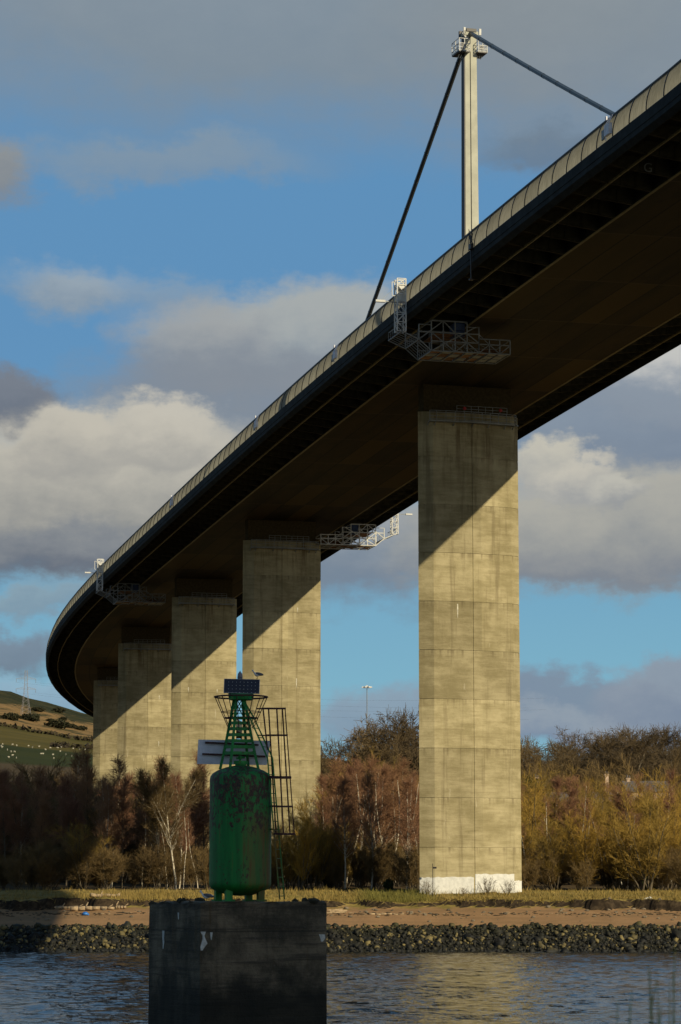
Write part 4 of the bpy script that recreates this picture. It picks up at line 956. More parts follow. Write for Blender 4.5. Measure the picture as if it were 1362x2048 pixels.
# ------------------------------------------------------------------ trees
TR = random.Random(21)
def rv(rg, s=1.0): return Vector((rg.gauss(0, s), rg.gauss(0, s), rg.gauss(0, s)))
def branch(rg, out, p, d, ln, r, nseg, wob, up, r_end=.35):
    pts = [(p.copy(), r)]; d = d.normalized()
    for k in range(nseg):
        d = (d + rv(rg, wob) + Vector((0, 0, up))).normalized(); p = p + d * ln / nseg; rr2 = r * (1 - (1 - r_end) * (k + 1) / nseg)
        out.append((pts[-1][0], p.copy(), pts[-1][1], rr2)); pts.append((p.copy(), rr2))
    return pts
def along(pts, t):
    f = t * (len(pts) - 1); i = min(int(f), len(pts) - 2); a = f - i
    return pts[i][0].lerp(pts[i + 1][0], a), (pts[i + 1][0] - pts[i][0]).normalized(), pts[i][1] * (1 - a) + pts[i + 1][1] * a
def side(rg, d, ang):
    o = d.cross(rv(rg)).normalized(); return (d * math.cos(ang) + o * math.sin(ang)).normalized()
def segs_mesh(name, segs, m, n):
    A = np.array([[*s[0], *s[1], s[2], s[3]] for s in segs]); a, b = A[:, :3], A[:, 3:6]; d = b - a; d /= np.maximum(np.linalg.norm(d, axis=1, keepdims=True), 1e-9)
    ref = np.where(np.abs(d[:, 2:3]) < .9, np.array([[0, 0, 1.]]), np.array([[1., 0, 0]])); u = np.cross(d, ref); u /= np.linalg.norm(u, axis=1, keepdims=True); w = np.cross(d, u)
    t = 2 * np.pi * np.arange(n) / n; c = np.cos(t)[None, :, None] * u[:, None] + np.sin(t)[None, :, None] * w[:, None]
    V = np.concatenate([a[:, None] + c * A[:, 6][:, None, None], b[:, None] + c * A[:, 7][:, None, None]], 1); N = len(A)
    fq = np.array([(k, (k + 1) % n, n + (k + 1) % n, n + k) for k in range(n)]); Fq = (fq[None] + (np.arange(N) * 2 * n)[:, None, None]).reshape(-1, 4)
    return npmesh(name, V.reshape(-1, 3), Fq, m, n > 3)
def make_birch(seed, H, stems=1):
    rg = random.Random(seed); tr, tw = [], []
    for st in range(stems):
        fork = stems > 1 and st > 0
        base_ = Vector((0, 0, -.3)) if not fork else along(main, .32 + .05 * st)[0]
        d0 = Vector((rg.gauss(0, .05), rg.gauss(0, .05), 1)) if not fork else Vector(((-1) ** st * .35 + rg.gauss(0, .1), rg.gauss(0, .2), 1))
        hh = H if not fork else H * rg.uniform(.5, .62)
        pts = branch(rg, tr, base_, d0, hh, .018 + H * .0085 if not fork else .075, 9, .035, .01, .14)
        if not fork: main = pts
        nb = int(44 * hh / 10)
        for k in range(nb):
            t = rg.uniform(.22, .99) ** .8; p, d, r = along(pts, t)
            ln = (1.05 - t) * H * rg.uniform(.16, .27) + .5
            bp_ = branch(rg, tr if ln > 1.8 else tw, p, side(rg, d, R(rg.uniform(28, 55))), ln, max(.012, r * .35), 4, .1, .10, .4)
            for j in range(int(13 + ln * 9)):
                q, dd, r2 = along(bp_, rg.uniform(.15, 1)); tl = rg.uniform(.35, 1.0)
                t1 = branch(rg, tw, q, side(rg, dd, R(rg.uniform(20, 60))), tl, .017, 2, .15, .02, .5)
                if rg.random() < .7: q2, d2, _ = along(t1, rg.uniform(.3, .9)); branch(rg, tw, q2, side(rg, d2, R(40)), tl * .6, .014, 1, .1, -.02, .5)
    return tr, tw
def make_slim(seed, H):
    rg = random.Random(seed); tr, tw = [], []
    pts = branch(rg, tr, Vector((0, 0, -.3)), Vector((rg.gauss(0, .09), rg.gauss(0, .05), 1)), H, .095, 11, .045, .015, .25)
    for k in range(20):
        t = rg.uniform(.45, .99); p, d, r = along(pts, t); ln = (1.1 - t) * H * .25 + .4
        bp_ = branch(rg, tw, p, side(rg, d, R(rg.uniform(25, 50))), ln, .018, 4, .1, .1, .4)
        for j in range(12): q, dd, _ = along(bp_, rg.uniform(.15, 1)); branch(rg, tw, q, side(rg, dd, R(rg.uniform(20, 60))), rg.uniform(.3, .9), .014, 2, .15, .02, .5)
    return tr, tw
def make_willow(seed, H, spread=.5, n=8):
    rg = random.Random(seed); tr, tw = [], []
    for k in range(n):
        az = rg.uniform(0, 6.28); out = rg.uniform(.15, 1) * spread
        pts = branch(rg, tr, Vector((rg.gauss(0, .25), rg.gauss(0, .25), -.2)), Vector((math.cos(az) * out, math.sin(az) * out, 1)), H * rg.uniform(.65, .95), .035 + .006 * H, 7, .07, .04, .2)
        for j in range(17):
            t = rg.uniform(.15, .98); p, d, r = along(pts, t); ln = H * rg.uniform(.12, .26)
            bp_ = branch(rg, tr if j < 3 else tw, p, side(rg, d, R(rg.uniform(20, 50))), ln, max(.012, r * .4), 4, .12, .07, .4)
            for i in range(16):
                q, dd, _ = along(bp_, rg.uniform(.1, 1)); tl = rg.uniform(.4, 1.0)
                t1 = branch(rg, tw, q, side(rg, dd, R(rg.uniform(15, 55))), tl, .017, 2, .15, .06, .5)
                if rg.random() < .5: q2, d2, _ = along(t1, .5); branch(rg, tw, q2, side(rg, d2, R(35)), tl * .6, .014, 1, .1, .03, .5)
    return tr, tw
def make_oak(seed, H):
    rg = random.Random(seed); tr, tw = [], []
    pts = branch(rg, tr, Vector((0, 0, -.3)), Vector((rg.gauss(0, .06), rg.gauss(0, .06), 1)), H * .5, H * .022, 5, .05, 0, .6)
    def rec(p, d, ln, r, lv):
        b = branch(rg, tr if lv < 2 else tw, p, d, ln, r, 4, .13, .03, .5)
        if lv >= 3:
            for i in range(11): q, dd, _ = along(b, rg.uniform(.1, 1)); branch(rg, tw, q, side(rg, dd, R(rg.uniform(20, 70))), rg.uniform(.5, 1.2), .033, 2, .18, .02, .5)
            return
        for i in range((6, 6, 6)[lv]): q, dd, r2 = along(b, rg.uniform(.3, 1)); rec(q, side(rg, dd, R(rg.uniform(25, 60))), ln * rg.uniform(.45, .7), max(.016, r2 * .55), lv + 1)
    for k in range(9): q, dd, r2 = along(pts, rg.uniform(.45, 1)); rec(q, side(rg, dd, R(rg.uniform(20, 65))), H * rg.uniform(.22, .36), r2 * .55, 1)
    rec(pts[-1][0], Vector((0, 0, 1)), H * .3, pts[-1][1] * .8, 1)
    return tr, tw
def make_bush(seed, H, n=16):
    rg = random.Random(seed); tr, tw = [], []
    for k in range(n):
        pts = branch(rg, tr, Vector((rg.gauss(0, .12), rg.gauss(0, .12), -.1)), Vector((rg.gauss(0, .45), rg.gauss(0, .45), 1)), H * rg.uniform(.6, 1), .018, 5, .1, .03, .4)
        for i in range(16): q, dd, _ = along(pts, rg.uniform(.2, 1)); branch(rg, tw, q, side(rg, dd, R(rg.uniform(20, 55))), rg.uniform(.2, .55) * H * .5, .009, 2, .15, .04, .5)
    return tr, tw
def leaf_crown(seed, size, n, leaf):
    rg = np.random.default_rng(seed); P = rg.normal(0, 1, (n, 3)); P /= np.linalg.norm(P, axis=1, keepdims=True); P *= rg.uniform(.45, 1, (n, 1)) ** .5
    P *= 1 + .28 * np.sin(P[:, :1] * 7 + seed) * np.cos(P[:, 2:3] * 6); P = P * np.array(size) + np.array([0, 0, size[2] * .95])
    A = rg.normal(0, leaf, (n, 3)); B = rg.normal(0, leaf, (n, 3)); V = np.stack([P - A * .5, P + B * .5, P + A * .5 , P - B * .5], 1).reshape(-1, 3)
    return V, np.arange(4 * n).reshape(-1, 4)
CACHE = {}
def tree_meshes(kind, var):
    key = (kind, var)
    if key in CACHE: return CACHE[key]
    sd_ = 100 * var + sum(map(ord, kind))
    if kind == 'birch': tr, tw = make_birch(sd_, 11.5 + var % 3); bk_, tm = M['birch'] if var % 2 == 0 else M['bark'], M['purple']
    elif kind == 'slim': tr, tw = make_slim(sd_, 10.5 + var % 3); bk_, tm = M['birch'], M['purple']
    elif kind == 'forked': tr, tw = make_birch(sd_, 14.5, 4); bk_, tm = M['birch'], M['brown']
    elif kind == 'willow': tr, tw = make_willow(sd_, 8.0 + var % 3); bk_, tm = M['bark'], M['olive']
    elif kind == 'scrub': tr, tw = make_willow(sd_, 6.0 + var % 2, .7, 9); bk_, tm = M['bark'], M['brown']
    elif kind == 'oak': tr, tw = make_oak(sd_, 17.5); bk_, tm = M['bark'], M['darkt']
    elif kind == 'bush': tr, tw = make_bush(sd_, 1.9); bk_, tm = M['bark'], M['darkt']
    a = segs_mesh('trunk', tr, bk_, 5); b = segs_mesh('crown', tw, tm, 3)
    CACHE[key] = (a, b); return CACHE[key]
def tree(name, kind, var, x, y, sc, label, cat='tree', group=None, z=None, rz=None, sxy=1.0, tw=None):
    a, b = tree_meshes(kind, var); t = thing(name, label, cat, (x, y, float(ground(x, y)) if z is None else z), TR.uniform(0, 6.28) if rz is None else rz, group); t.scale = (sc * sxy, sc * sxy, sc)
    link('trunk', a, t); o = link('crown', b, t)
    return t
def wx_(px, D): return (px - 681) / F * D
# front fringe of the wood: (px range, depth range, kind, variants, scale range, count, name, label, group)
def zone(p0, p1, d0, d1, kind, nv, s0, s1, cnt, name, label, grp):
    for k in range(cnt):
        px = p0 + (p1 - p0) * (k + TR.uniform(-.2, 1.2)) / cnt; D = TR.uniform(d0, d1)
        if any(abs(px - pc) < pw and abs(D - pd) < 4 for pc, pw, pd in ((938, 120, 305), (564, 90, 402))): D += 9
        tree(name, kind, TR.randrange(nv), wx_(px, D), D, TR.uniform(s0, s1), label, 'tree', grp, sxy=TR.uniform(.85, 1.2))
# left of the beacon
zone(-70, 430, 326, 345, 'birch', 6, .85, 1.08, 22, 'birch_tree', 'slim bare birch at the wood edge left of the green beacon', 'birches left of the beacon')
zone(-70, 420, 350, 385, 'birch', 6, 1.05, 1.28, 18, 'birch_tree', 'tall bare birch deeper in the wood left of the beacon', 'tall birches left of the beacon')
zone(-60, 425, 316, 328, 'scrub', 4, .6, .95, 18, 'scrub_tree', 'low brown many stemmed scrub under the birches left of the beacon', 'scrub left of the beacon')
zone(-70, 200, 390, 440, 'oak', 4, .7, .85, 6, 'dark_tree', 'broad dark bare tree at the back of the wood below the hill', 'dark trees below the hill')
zone(-80, 420, 348, 372, 'scrub', 4, 1.4, 1.8, 15, 'scrub_tree', 'brown scrub tree filling the dark wood below the far piers', 'scrub below the far piers')
# behind the beacon and between the two nearest piers
zone(540, 705, 318, 334, 'willow', 5, .75, .98, 9, 'willow_tree', 'olive bare willow in front of the second pier foot', 'willows before the second pier')
zone(420, 850, 318, 328, 'scrub', 4, .55, .85, 14, 'scrub_tree', 'low brown scrub along the bank right of the beacon', 'scrub right of the beacon')
zone(640, 850, 336, 366, 'birch', 6, 1.0, 1.22, 20, 'birch_tree', 'purple twigged bare birch between the two nearest piers', 'birches between the nearest piers')
zone(640, 850, 326, 338, 'scrub', 4, .65, .95, 10, 'scrub_tree', 'low brown scrub at the feet of the birches between the nearest piers', 'scrub under the birches between the piers')
zone(640, 860, 372, 395, 'willow', 5, 1.5, 1.8, 8, 'willow_tree', 'tall olive willow behind the purple birches', 'willows behind the birches')
zone(640, 860, 400, 425, 'scrub', 4, 1.9, 2.3, 8, 'scrub_tree', 'tall brown thicket tree under the dark trees between the piers', 'thicket under the dark trees')
zone(640, 705, 425, 470, 'oak', 4, 1.0, 1.15, 4, 'oak_tree', 'dark bare tree on the rise beside the second pier edge', 'dark trees beside the second pier edge')
zone(705, 870, 425, 470, 'oak', 4, 1.22, 1.42, 9, 'oak_tree', 'broad dark bare tree on the rise behind the birches', 'dark trees behind the birches')
# right of the nearest pier
zone(1030, 1420, 314, 330, 'willow', 5, .78, 1.05, 15, 'willow_tree', 'olive yellow bare willow on the bank right of the nearest pier', 'willows right of the nearest pier')
zone(1030, 1420, 310, 322, 'scrub', 4, .45, .8, 14, 'scrub_tree', 'low brown scrub at the bank top right of the nearest pier', 'scrub right of the nearest pier')
zone(1030, 1430, 336, 352, 'birch', 6, .9, 1.12, 9, 'birch_tree', 'purple brown bare birch in the thicket right of the nearest pier', 'birches right of the nearest pier')
zone(1030, 1430, 334, 352, 'willow', 5, 1.1, 1.35, 14, 'willow_tree', 'golden bare willow in the middle of the right hand thicket', 'willows in the middle of the thicket')
zone(1030, 1430, 356, 374, 'willow', 5, 1.35, 1.6, 16, 'willow_tree', 'golden olive willow at the back of the right hand thicket', 'willows at the back of the thicket')
zone(1030, 1440, 378, 398, 'birch', 6, 1.0, 1.12, 14, 'birch_tree', 'reddish birch standing before the hidden houses', 'birches before the houses')
zone(1030, 1450, 425, 465, 'scrub', 4, 1.9, 2.3, 14, 'scrub_tree', 'brown thicket tree behind the hidden houses', 'thicket behind the houses')
zone(1030, 1450, 468, 500, 'oak', 4, 1.05, 1.24, 16, 'oak_tree', 'dark rounded bare tree on the right hand skyline', 'trees on the right skyline')
zone(1030, 1450, 505, 545, 'oak', 4, 1.05, 1.25, 14, 'oak_tree', 'dark tree behind the front row of the right skyline', 'second row of skyline trees')
zone(420, 660, 440, 480, 'oak', 4, .7, .85, 5, 'oak_tree', 'dark bare tree glimpsed beside the second pier', 'trees beside the second pier')
zone(-100, 420, 470, 560, 'scrub', 4, 1.6, 2.1, 16, 'scrub_tree', 'brown thicket tree between the wood and the sheep field', 'thicket below the sheep field')
zone(640, 846, 331, 341, 'slim', 5, .95, 1.2, 13, 'birch_tree', 'slender white stemmed birch in the front row between the two nearest piers', 'white birch stems between the piers')
zone(1046, 1260, 312, 322, 'slim', 5, .8, 1.0, 7, 'birch_tree', 'slender white stemmed birch just right of the nearest pier', 'white birch stems right of the pier')
zone(290, 415, 320, 326, 'slim', 5, .7, .95, 4, 'birch_tree', 'slender white stemmed birch beside the brightest forked birch', 'white birch stems left of the beacon')
# individual trees
tree('birch_tree', 'forked', 0, wx_(356, 319), 319, 1.02, 'brightest white birch trunk, forked in four, left of the green tank', z=None, rz=.2)
tree('birch_tree', 'forked', 1, wx_(322, 322), 322, .8, 'pale leaning birch just left of the brightest forked birch', rz=1.2)
tree('birch_tree', 'birch', 0, wx_(215, 326), 326, .95, 'thin white birch trunk in the shaded wood above the driftwood')
tree('willow_tree', 'willow', 1, wx_(1290, 311), 311, 1.25, 'largest golden spreading willow near the right edge', sxy=1.15)
tree('willow_tree', 'willow', 3, wx_(170, 320), 320, .95, 'leaning pale willow above the driftwood logs', sxy=1.3)
for px, sc, lb in ((690, .95, 'white birch stem left of three between the piers'), (742, 1.0, 'white birch stem nearest the middle between the piers'), (812, .98, 'white birch stem beside the nearest pier')):
    tree('birch_tree', 'birch', 2 if px < 800 else 4, wx_(px, 322), 322, sc, lb)
tree('oak_tree', 'oak', 1, wx_(762, 418), 418, 1.12, 'large tan branched tree standing out above the birches between the piers', sxy=1.1)
tree('oak_tree', 'oak', 2, wx_(690, 700), 700, .8, 'small round dark tree on the skyline right of the second pier', z=28)
for px, D, sc, lb in ((852, 300.6, 1.0, 'small bare bush at the left corner of the whitewashed pier foot'), (972, 301.2, 1.2, 'bare bush before the right half of the whitewash'), (1014, 301.6, 1.0, 'bare bush at the right corner of the whitewashed pier foot'), (925, 300.6, .6, 'tiny bare bush before the middle of the whitewash')):
    tree('bush', 'bush', px % 3, wx_(px, D), D, sc, lb, 'bush')
# evergreen bushes
def leafy(name, px, D, size, m, label, cat, z=None, n=2600, leaf=.16, group=None):
    x = wx_(px, D); t = thing(name, label, cat, (x, D, float(ground(x, D)) if z is None else z), 0, group)
    V, Fq = leaf_crown(int(px) % 97, size, n, leaf); link('foliage', npmesh('foliage', V, Fq, m), t)
    s_ = MB()
    for k in range(5): s_.bar((0, 0, -.2), (size[0] * .4 * math.cos(k * 1.3), size[1] * .4 * math.sin(k * 1.3), size[2] * .8), .05, 5, .02)
    s_.build('stem', M['bark'], t); return t
leafy('evergreen_bush', 776, 312, (.55, .5, .75), M['green'], 'small green evergreen bush on the bank left of the nearest pier', 'bush', n=900, leaf=.12)
leafy('evergreen_bush', 1292, 313, (.9, .7, .9), M['green'], 'dark green bush at the foot of the largest willow', 'bush', n=1300, leaf=.13)
leafy('evergreen_tree', 1062, 400, (1.9, 1.9, 3.2), M['green'], 'bright green evergreen beside the right edge of the nearest pier', 'tree', z=16.5, n=2600, leaf=.22)
leafy('evergreen_tree', 1160, 402, (1.1, 1.1, 2.2), M['green'], 'slim evergreen between the two chimneys', 'tree', z=15.5, n=1500, leaf=.2)

# hillside gorse and hedges
GB = [(57, 1443, 13, 'largest dark gorse clump at the foot of the power pylon'), (20, 1440, 11, 'dark gorse clump at the left edge of the hillside'), (115, 1456, 13, 'wide gorse clump on the bracken right of the power pylon'), (140, 1458, 9, 'gorse clump beside the wide clump on the bracken'), (162, 1461, 8, 'gorse clump nearest the far pier'), (100, 1443, 5, 'small gorse bush high on the bracken'), (125, 1441, 6, 'small gorse bush in the middle of the bracken'), (144, 1446, 4, 'smallest gorse bush on the open bracken'), (75, 1424, 9, 'gorse clump just right of the power pylon'), (118, 1425, 9, 'gorse clump below the ridge line')]
for k, (px, py_, r_, lb) in enumerate(GB):
    p = on_hill(px, py_); r_ *= .55; t = thing('gorse_bush', lb, 'bush', tuple(p), 0, 'gorse on the hillside'); V, Fq = leaf_crown(k, (r_ * 1.0, r_ * .8, r_ * .36), 900, r_ * .13); link('foliage', npmesh('foliage', V, Fq, M['gorse']), t)
def hedge(pts, h_, label):
    o = []
    P = [on_hill(*p) for p in pts]; c = P[0]; rg2 = np.random.default_rng(len(label)); Q = []
    for i in range(len(P) - 1):
        n = int(np.linalg.norm(P[i + 1] - P[i]) / .35); t = rg2.uniform(0, 1, (n, 1)); Q.append(P[i] + (P[i + 1] - P[i]) * t + rg2.normal(0, 1, (n, 3)) * [.8, .8, 0] + np.stack([0 * t[:, 0], 0 * t[:, 0], rg2.uniform(0, h_, n) * (.7 + .3 * np.sin(t[:, 0] * 25))], -1))
    Q = np.concatenate(Q) - c; n = len(Q); A = rg2.normal(0, .7, (n, 3)); B = rg2.normal(0, .7, (n, 3))
    V = np.stack([Q - A, Q + B, Q + A, Q - B], 1).reshape(-1, 3); ob = link('hedge', npmesh('hedge', V, np.arange(4 * n).reshape(-1, 4), M['hedge']), None, tuple(c)); tag(ob, label, 'hedge')
hedge([(-40, 1447), (0, 1452.5), (40, 1459), (85, 1468), (130, 1476), (187, 1482), (230, 1486)], 2.4, 'long dark hedge crossing the green hillside')
hedge([(107, 1493), (140, 1494.5), (167, 1495.5)], 2.0, 'short hedge at the top edge of the sheep field')
hedge([(176, 1496), (187, 1496.5), (215, 1497)], 2.2, 'short hedge piece beside the far pier')
# sheep
sb = MB(); sb.blob((0, 0, .72), (.62, .33, .36), 10, 3, .06); sb.blob((.68, 0, .92), (.2, .13, .15), 8, 2, .03, mat=0); sb.blob((.52, 0, .85), (.2, .17, .2), 8, 2, .03)
for sx in (-.38, .36):
    for sy in (-.17, .17): sb.bar((sx, sy, .5), (sx, sy, 0), .06, 5)
SHP = [(30, 965), (12, 985), (22, 1000), (140, 970), (190, 980), (83, 1028), (125, 1050), (165, 1052), (140, 1093), (100, 1115), (322, 985), (367, 1002), (443, 992), (517, 1027), (572, 1007), (465, 1075), (487, 1075), (655, 1007), (695, 1000), (683, 1047), (600, 1085), (610, 1125), (745, 1080), (830, 1015), (902, 1020), (965, 1027), (812, 1098), (185, 1122)]
sh0 = None
for k, (a, b_) in enumerate(SHP):
    p = on_hill(a * .1762, 1320 + b_ * .1762)
    if sh0 is None: sh0 = sb.build('sheep', M['sheep'], None, True); o = sh0
    else: o = sh0.copy(); COL.objects.link(o)
    o.location = tuple(p); o.rotation_euler = (0, 0, TR.uniform(0, 6.28)); o.scale = (.78,) * 3; tag(o, 'white sheep grazing in the dark green field on the hillside', 'sheep', 'sheep in the green field')

# power pylon with wires
pf = on_hill(51, 1432); ph_ = (1432 - 1340) / F * pf[1]
pw = thing('power_pylon', 'grey lattice electricity pylon standing on the hillside at left', 'power pylon', tuple(pf), R(18))
b = MB(); lv = [(0, 3.3), (.27, 2.0), (.5, 1.3), (.62, 1.05), (.84, .85), (1.0, .8)]
for i in range(len(lv) - 1):
    (t0, w0), (t1, w1) = lv[i], lv[i + 1]; sub = 3 if i == 0 else 2
    for sx, sy in ((-1, -1), (1, -1), (1, 1), (-1, 1)):
        b.bar((sx * w0, sy * w0, t0 * ph_), (sx * w1, sy * w1, t1 * ph_), .085)
        nx2, ny2 = -sy, sx
        for j in range(sub):
            ta, tb = j / sub, (j + 1) / sub; wa, wb = w0 + (w1 - w0) * ta, w0 + (w1 - w0) * tb; za, zb2 = (t0 + (t1 - t0) * ta) * ph_, (t0 + (t1 - t0) * tb) * ph_
            b.bar((sx * wa, sy * wa, za), (nx2 * wb, ny2 * wb, zb2), .04); b.bar((nx2 * wa, ny2 * wa, za), (sx * wb, sy * wb, zb2), .04)
b.build('lattice_mast', M['lattice'], pw)
ARM = (.805, .585)
for t in ARM:
    b = MB(); z = t * ph_; aw = 6.9
    for sx in (-1, 1):
        for sy in (-.7, .7): b.bar((sx * .9, sy, z), (sx * aw, 0, z), .09); b.bar((sx * .85, sy, z + 1.5), (sx * aw, 0, z + .1), .08)
        for k in range(4): b.bar((sx * (1.5 + k * 1.3), 0, z), (sx * (2.1 + k * 1.3), 0, z + 1.2 - k * .3), .05)
    ca = b.build('cross_arm', M['lattice'], pw)
    for sx in (-1, 1): i_ = MB(); i_.bar((sx * 6.7, 0, z), (sx * 6.7, 0, z - 2.4), .12, 6); i_.build('insulator', M['wire'], ca)
rz_p = Matrix.Rotation(R(18), 3, 'Z')
for i, t in enumerate(ARM):
    for sx in (-1, 1):
        a = Vector(pf) + rz_p @ Vector((sx * 6.7, 0, t * ph_ - 2.4)); e = a + Vector((330, -230 + sx * 14, -26 if sx > 0 else -34)); b = MB(); pts = []
        for k in range(15): q_ = k / 14; p = a.lerp(e, q_); p.z -= 9 * 4 * q_ * (1 - q_) * .6; pts.append(p)
        b.poly(pts, .035, 4); tag(b.build('power_line', M['wire']), f"{'upper' if i == 0 else 'lower'} {'far' if sx < 0 else 'near'} side power line running right from the lattice pylon", 'power line', 'power lines')

# tall lamp mast behind the wood
mp = at(734, 1432, 640); mz = float(ground(mp[0], 640)); mtop = at(734, 1374, 640)[2]
lmst = thing('lamp_mast', 'slim high lamp mast with a ring of floodlights rising behind the wood', 'lamp mast', (mp[0], 640, mz)); b = MB(); b.bar((0, 0, 0), (0, 0, mtop - mz), .13, 8, .09); b.build('mast', M['galv'], lmst)
b = MB()
for k in range(6): t = k * 1.047; b.bar((0, 0, mtop - mz), (.9 * math.cos(t), .9 * math.sin(t), mtop - mz), .05); b.box((.95 * math.cos(t), .95 * math.sin(t), mtop - mz - .05), (.5, .5, .28), t)
b.box((0, 0, mtop - mz + .2), (.5, .5, .3)); b.build('lamp_head', M['white'], lmst)

# houses hidden in the trees
def house(px, py_roof, D, w, label, chim, rz=0.1):
    p = at(px, py_roof, D); z0 = float(ground(p[0], D)); h_ = p[2] - z0
    hs = thing('house', label, 'house', (p[0], D, z0), rz); b = MB(); b.box((0, 0, (h_ - 1.6) / 2), (w, 6, h_ - 1.6)); wl = b.build('wall', M['brick'], hs)
    for k in (-1, 1): q_ = MB(); q_.box((k * w * .25, -3.02, h_ - 3.2), (1.1, .06, 1.2)); q_.build('window', M['solar'], hs)
    r_ = MB(); r_.add([(-w / 2 - .3, -3.3, h_ - 1.75), (w / 2 + .3, -3.3, h_ - 1.75), (w / 2 + .3, 0, h_), (-w / 2 - .3, 0, h_), (-w / 2 - .3, 3.3, h_ - 1.75), (w / 2 + .3, 3.3, h_ - 1.75)], [(0, 1, 2, 3), (3, 2, 5, 4), (0, 3, 4), (1, 5, 2)]); rf = r_.build('roof', M['slate'], hs)
    for cx_, ch in chim:
        c_ = MB(); c_.box((cx_, 0, h_ + ch / 2 - .3), (.55, .5, ch + .6), mat=0); c_.box((cx_, 0, h_ + ch + .05), (.68, .62, .14), mat=0); c_.bar((cx_ - .15, 0, h_ + ch), (cx_ - .15, 0, h_ + ch + .6), .12, 8, mat=1); c_.bar((cx_ + .2, 0, h_ + ch), (cx_ + .2, 0, h_ + ch + .5), .12, 8, mat=1); c_.build('chimney', [M['brick'], M['slate']], rf)
    return hs
house(1105, 1584, 405, 6.5, 'house mostly hidden by trees whose chimney shows beside the nearest pier', [(-2.4, 2.0)])
house(1212, 1584, 412, 4.5, 'house hidden by trees with one tall pale chimney', [(.1, 2.5)])
house(1290, 1562, 418, 6.5, 'low grey roofed house showing above the thicket at right', [(-2.6, .3)])

# ------------------------------------------------------------------ things lying on the shore
def log(px, py_, ln, r_, rz, label, name='driftwood_log', D=None, dz=0):
    D = D or 290.; x = wx_(px, D); b = MB(); rg2 = random.Random(int(px)); pts = []
    for k in range(7): t = k / 6 - .5; pts.append(Vector((t * ln, rg2.uniform(-.08, .08), r_ * .8 + rg2.uniform(-.05, .07))))
    for k in range(6): b.bar(pts[k], pts[k + 1], r_ * (1 - .07 * k), 7, r_ * (1 - .07 * (k + 1)))
    b.bar(pts[2], pts[2] + Vector((.3, .2, r_ * 2.4)), r_ * .4, 5, r_ * .2); b.bar(pts[5], pts[5] + Vector((.6, -.1, r_ * 1.4)), r_ * .35, 5, .03)
    o = b.build(name, M['wood'], None, True); o.location = (x, D, float(ground(x, D)) + dz); o.rotation_euler = (0, 0, rz); return tag(o, label, 'log')
log(190, 1812, 4.6, .26, .05, 'long pale driftwood log above the blue bag', D=292.2); log(140, 1808, 3.4, .2, -.12, 'grey driftwood log left of the pale one', D=293.4); log(215, 1808, 3.2, .22, .3, 'dark crooked driftwood behind the pale log', D=294.4); log(240, 1814, 1.8, .25, -.3, 'short stump at the right end of the driftwood', D=293.0)
log(772, 1829, 3.6, .12, .02, 'thin log lying on the sand left of the nearest pier', D=290.2)
for k, (dx_, dz_, a_) in enumerate(((0, 0, .1), (.25, .16, .16), (-.1, .3, .05))):
    x = wx_(672, 290.8) + dx_; b = MB(); b.box((0, 0, .09), (2.2 - .3 * k, .3, .14)); o = b.build('timber_plank', M['wood']); o.location = (x, 290.8 + .12 * k, float(ground(x, 290.8)) + dz_); o.rotation_euler = (0, -.05, a_)
    tag(o, ('bottom plank of the pile beside the concrete block', 'middle plank of the pile beside the concrete block', 'top plank of the pile beside the concrete block')[k], 'plank', 'planks washed up by the block')
b = MB(); b.blob((0, 0, .16), (.34, .25, .2), 10, 5, .25); b.blob((.3, .1, .1), (.2, .15, .11), 8, 6, .3); x = wx_(175, 290.2); o = b.build('plastic_bag', M['plastic'], None, True, (x, 290.2, float(ground(x, 290.2)))); tag(o, 'crumpled blue plastic bag on the sand below the driftwood', 'bag')
b = MB()
for k in range(4): b.blob((.25 * k - .4, .1 * (k % 2), .1 + .08 * (k % 3)), (.22, .15, .14), 7, k, .3)
x = wx_(1292, 296.5); o = b.build('litter_heap', M['litter'], None, False, (x, 296.5, float(ground(x, 296.5)) + .05)); tag(o, 'heap of white litter on the bank at far right', 'litter')
wk_ = MB(); r4 = random.Random(17)
for k in range(900):
    x = r4.uniform(-62, 62); y = 290.9 + 1.2 * float(nz(x, 0., .045, 2)) + r4.gauss(0, .35) + .5 * math.sin(x * .37) * math.sin(x * .11)
    s_ = r4.uniform(.03, .11); wk_.blob((x, y, float(ground(x, y)) + .02), (s_ * r4.uniform(1, 3.5), s_ * 1.2, s_ * .5), 6, k, .35, mat=0 if r4.random() < .8 else 1)
tag(wk_.build('tide_wrack', [mat('wrack_weed', (.035, .028, .016), .9), M['wood']]), 'line of dark weed and broken reed washed up along the sand', 'wrack', kind='stuff')
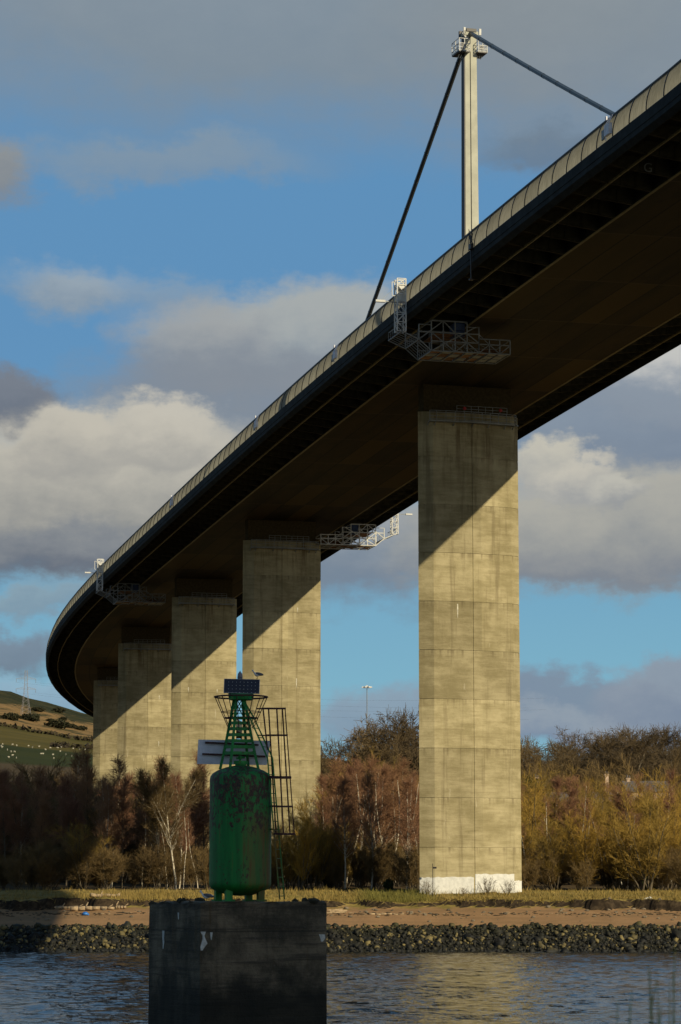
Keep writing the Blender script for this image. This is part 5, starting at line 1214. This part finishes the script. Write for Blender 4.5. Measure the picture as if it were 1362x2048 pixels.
# sign post by the pier
sx = wx_(864, 300.4); sz = float(ground(sx, 300.4)); st_ = thing('sign_post', 'slim dark post with a small sign before the nearest pier', 'sign post', (sx, 300.4, sz)); zt_ = at(0, 1727, 300.4)[2] - sz
b = MB(); b.bar((0, 0, -.1), (0, 0, zt_), .035, 6); b.build('post', M['rail'], st_); b = MB(); b.box((.2, -.05, at(0, 1735.5, 300.4)[2] - sz), (.42, .06, .2)); b.build('sign_plate', M['rail'], st_)
# stones strewn on the beach
stn = MB(); r3 = random.Random(8)
for k in range(260):
    x = r3.uniform(-60, 60); y = r3.choice([r3.uniform(287, 292.3), r3.gauss(291.6, .7)]); s_ = r3.uniform(.05, .2); stn.blob((x, y, float(ground(x, y)) + s_ * .3), (s_ * 1.3, s_, s_ * .8), 6, k, .25)
tag(stn.build('beach_stones', mat('beach_stone', (.16, .13, .09), .9, var=.5, scale=.4)), 'small stones strewn over the sand', 'stones', kind='stuff')
# reeds close to the camera at the lower right
def reed(px, py0, D, hgt, n, label, seed):
    x = wx_(px, D); zt2 = at(px, py0, D)[2]; rg2 = random.Random(seed); r_ = thing('reed_clump', label, 'reeds', (x, D, float(np.interp(D, ny_, NZ[:, 30]))), 0, None); z0 = r_.location.z
    for k in range(n):
        b = MB(); h_ = (zt2 - z0) * rg2.uniform(.86, 1.0) if k else (zt2 - z0); lx, ly = rg2.gauss(0, .035), rg2.gauss(0, .04); ox = rg2.gauss(0, .02) if k else 0
        pts = [Vector((ox + lx * t * t, ly * t * t, h_ * t)) for t in (0, .25, .5, .75, 1)]
        for i in range(4): b.bar(pts[i], pts[i + 1], .0075 * (1 - .2 * i), 5, .0075 * (1 - .2 * (i + 1)))
        for j in range(3): t = rg2.uniform(.3, .9); p = Vector((ox + lx * t * t, ly * t * t, h_ * t)); q_ = p + Vector((rg2.gauss(0, .05), rg2.gauss(0, .05), .13)); b.bar(p, q_, .005, 3, .001)
        b.build('stem', M['reed'], r_)
reed(1322, 1890, 10.5, 1, 6, 'tallest blurred green reed stalks close to the camera at lower right', 1)
reed(1210, 1985, 10.2, 1, 3, 'short blurred reed stalk left of the tallest reeds', 2)
reed(1252, 2010, 10.0, 1, 3, 'lowest blurred reed tips between the taller stalks', 3)
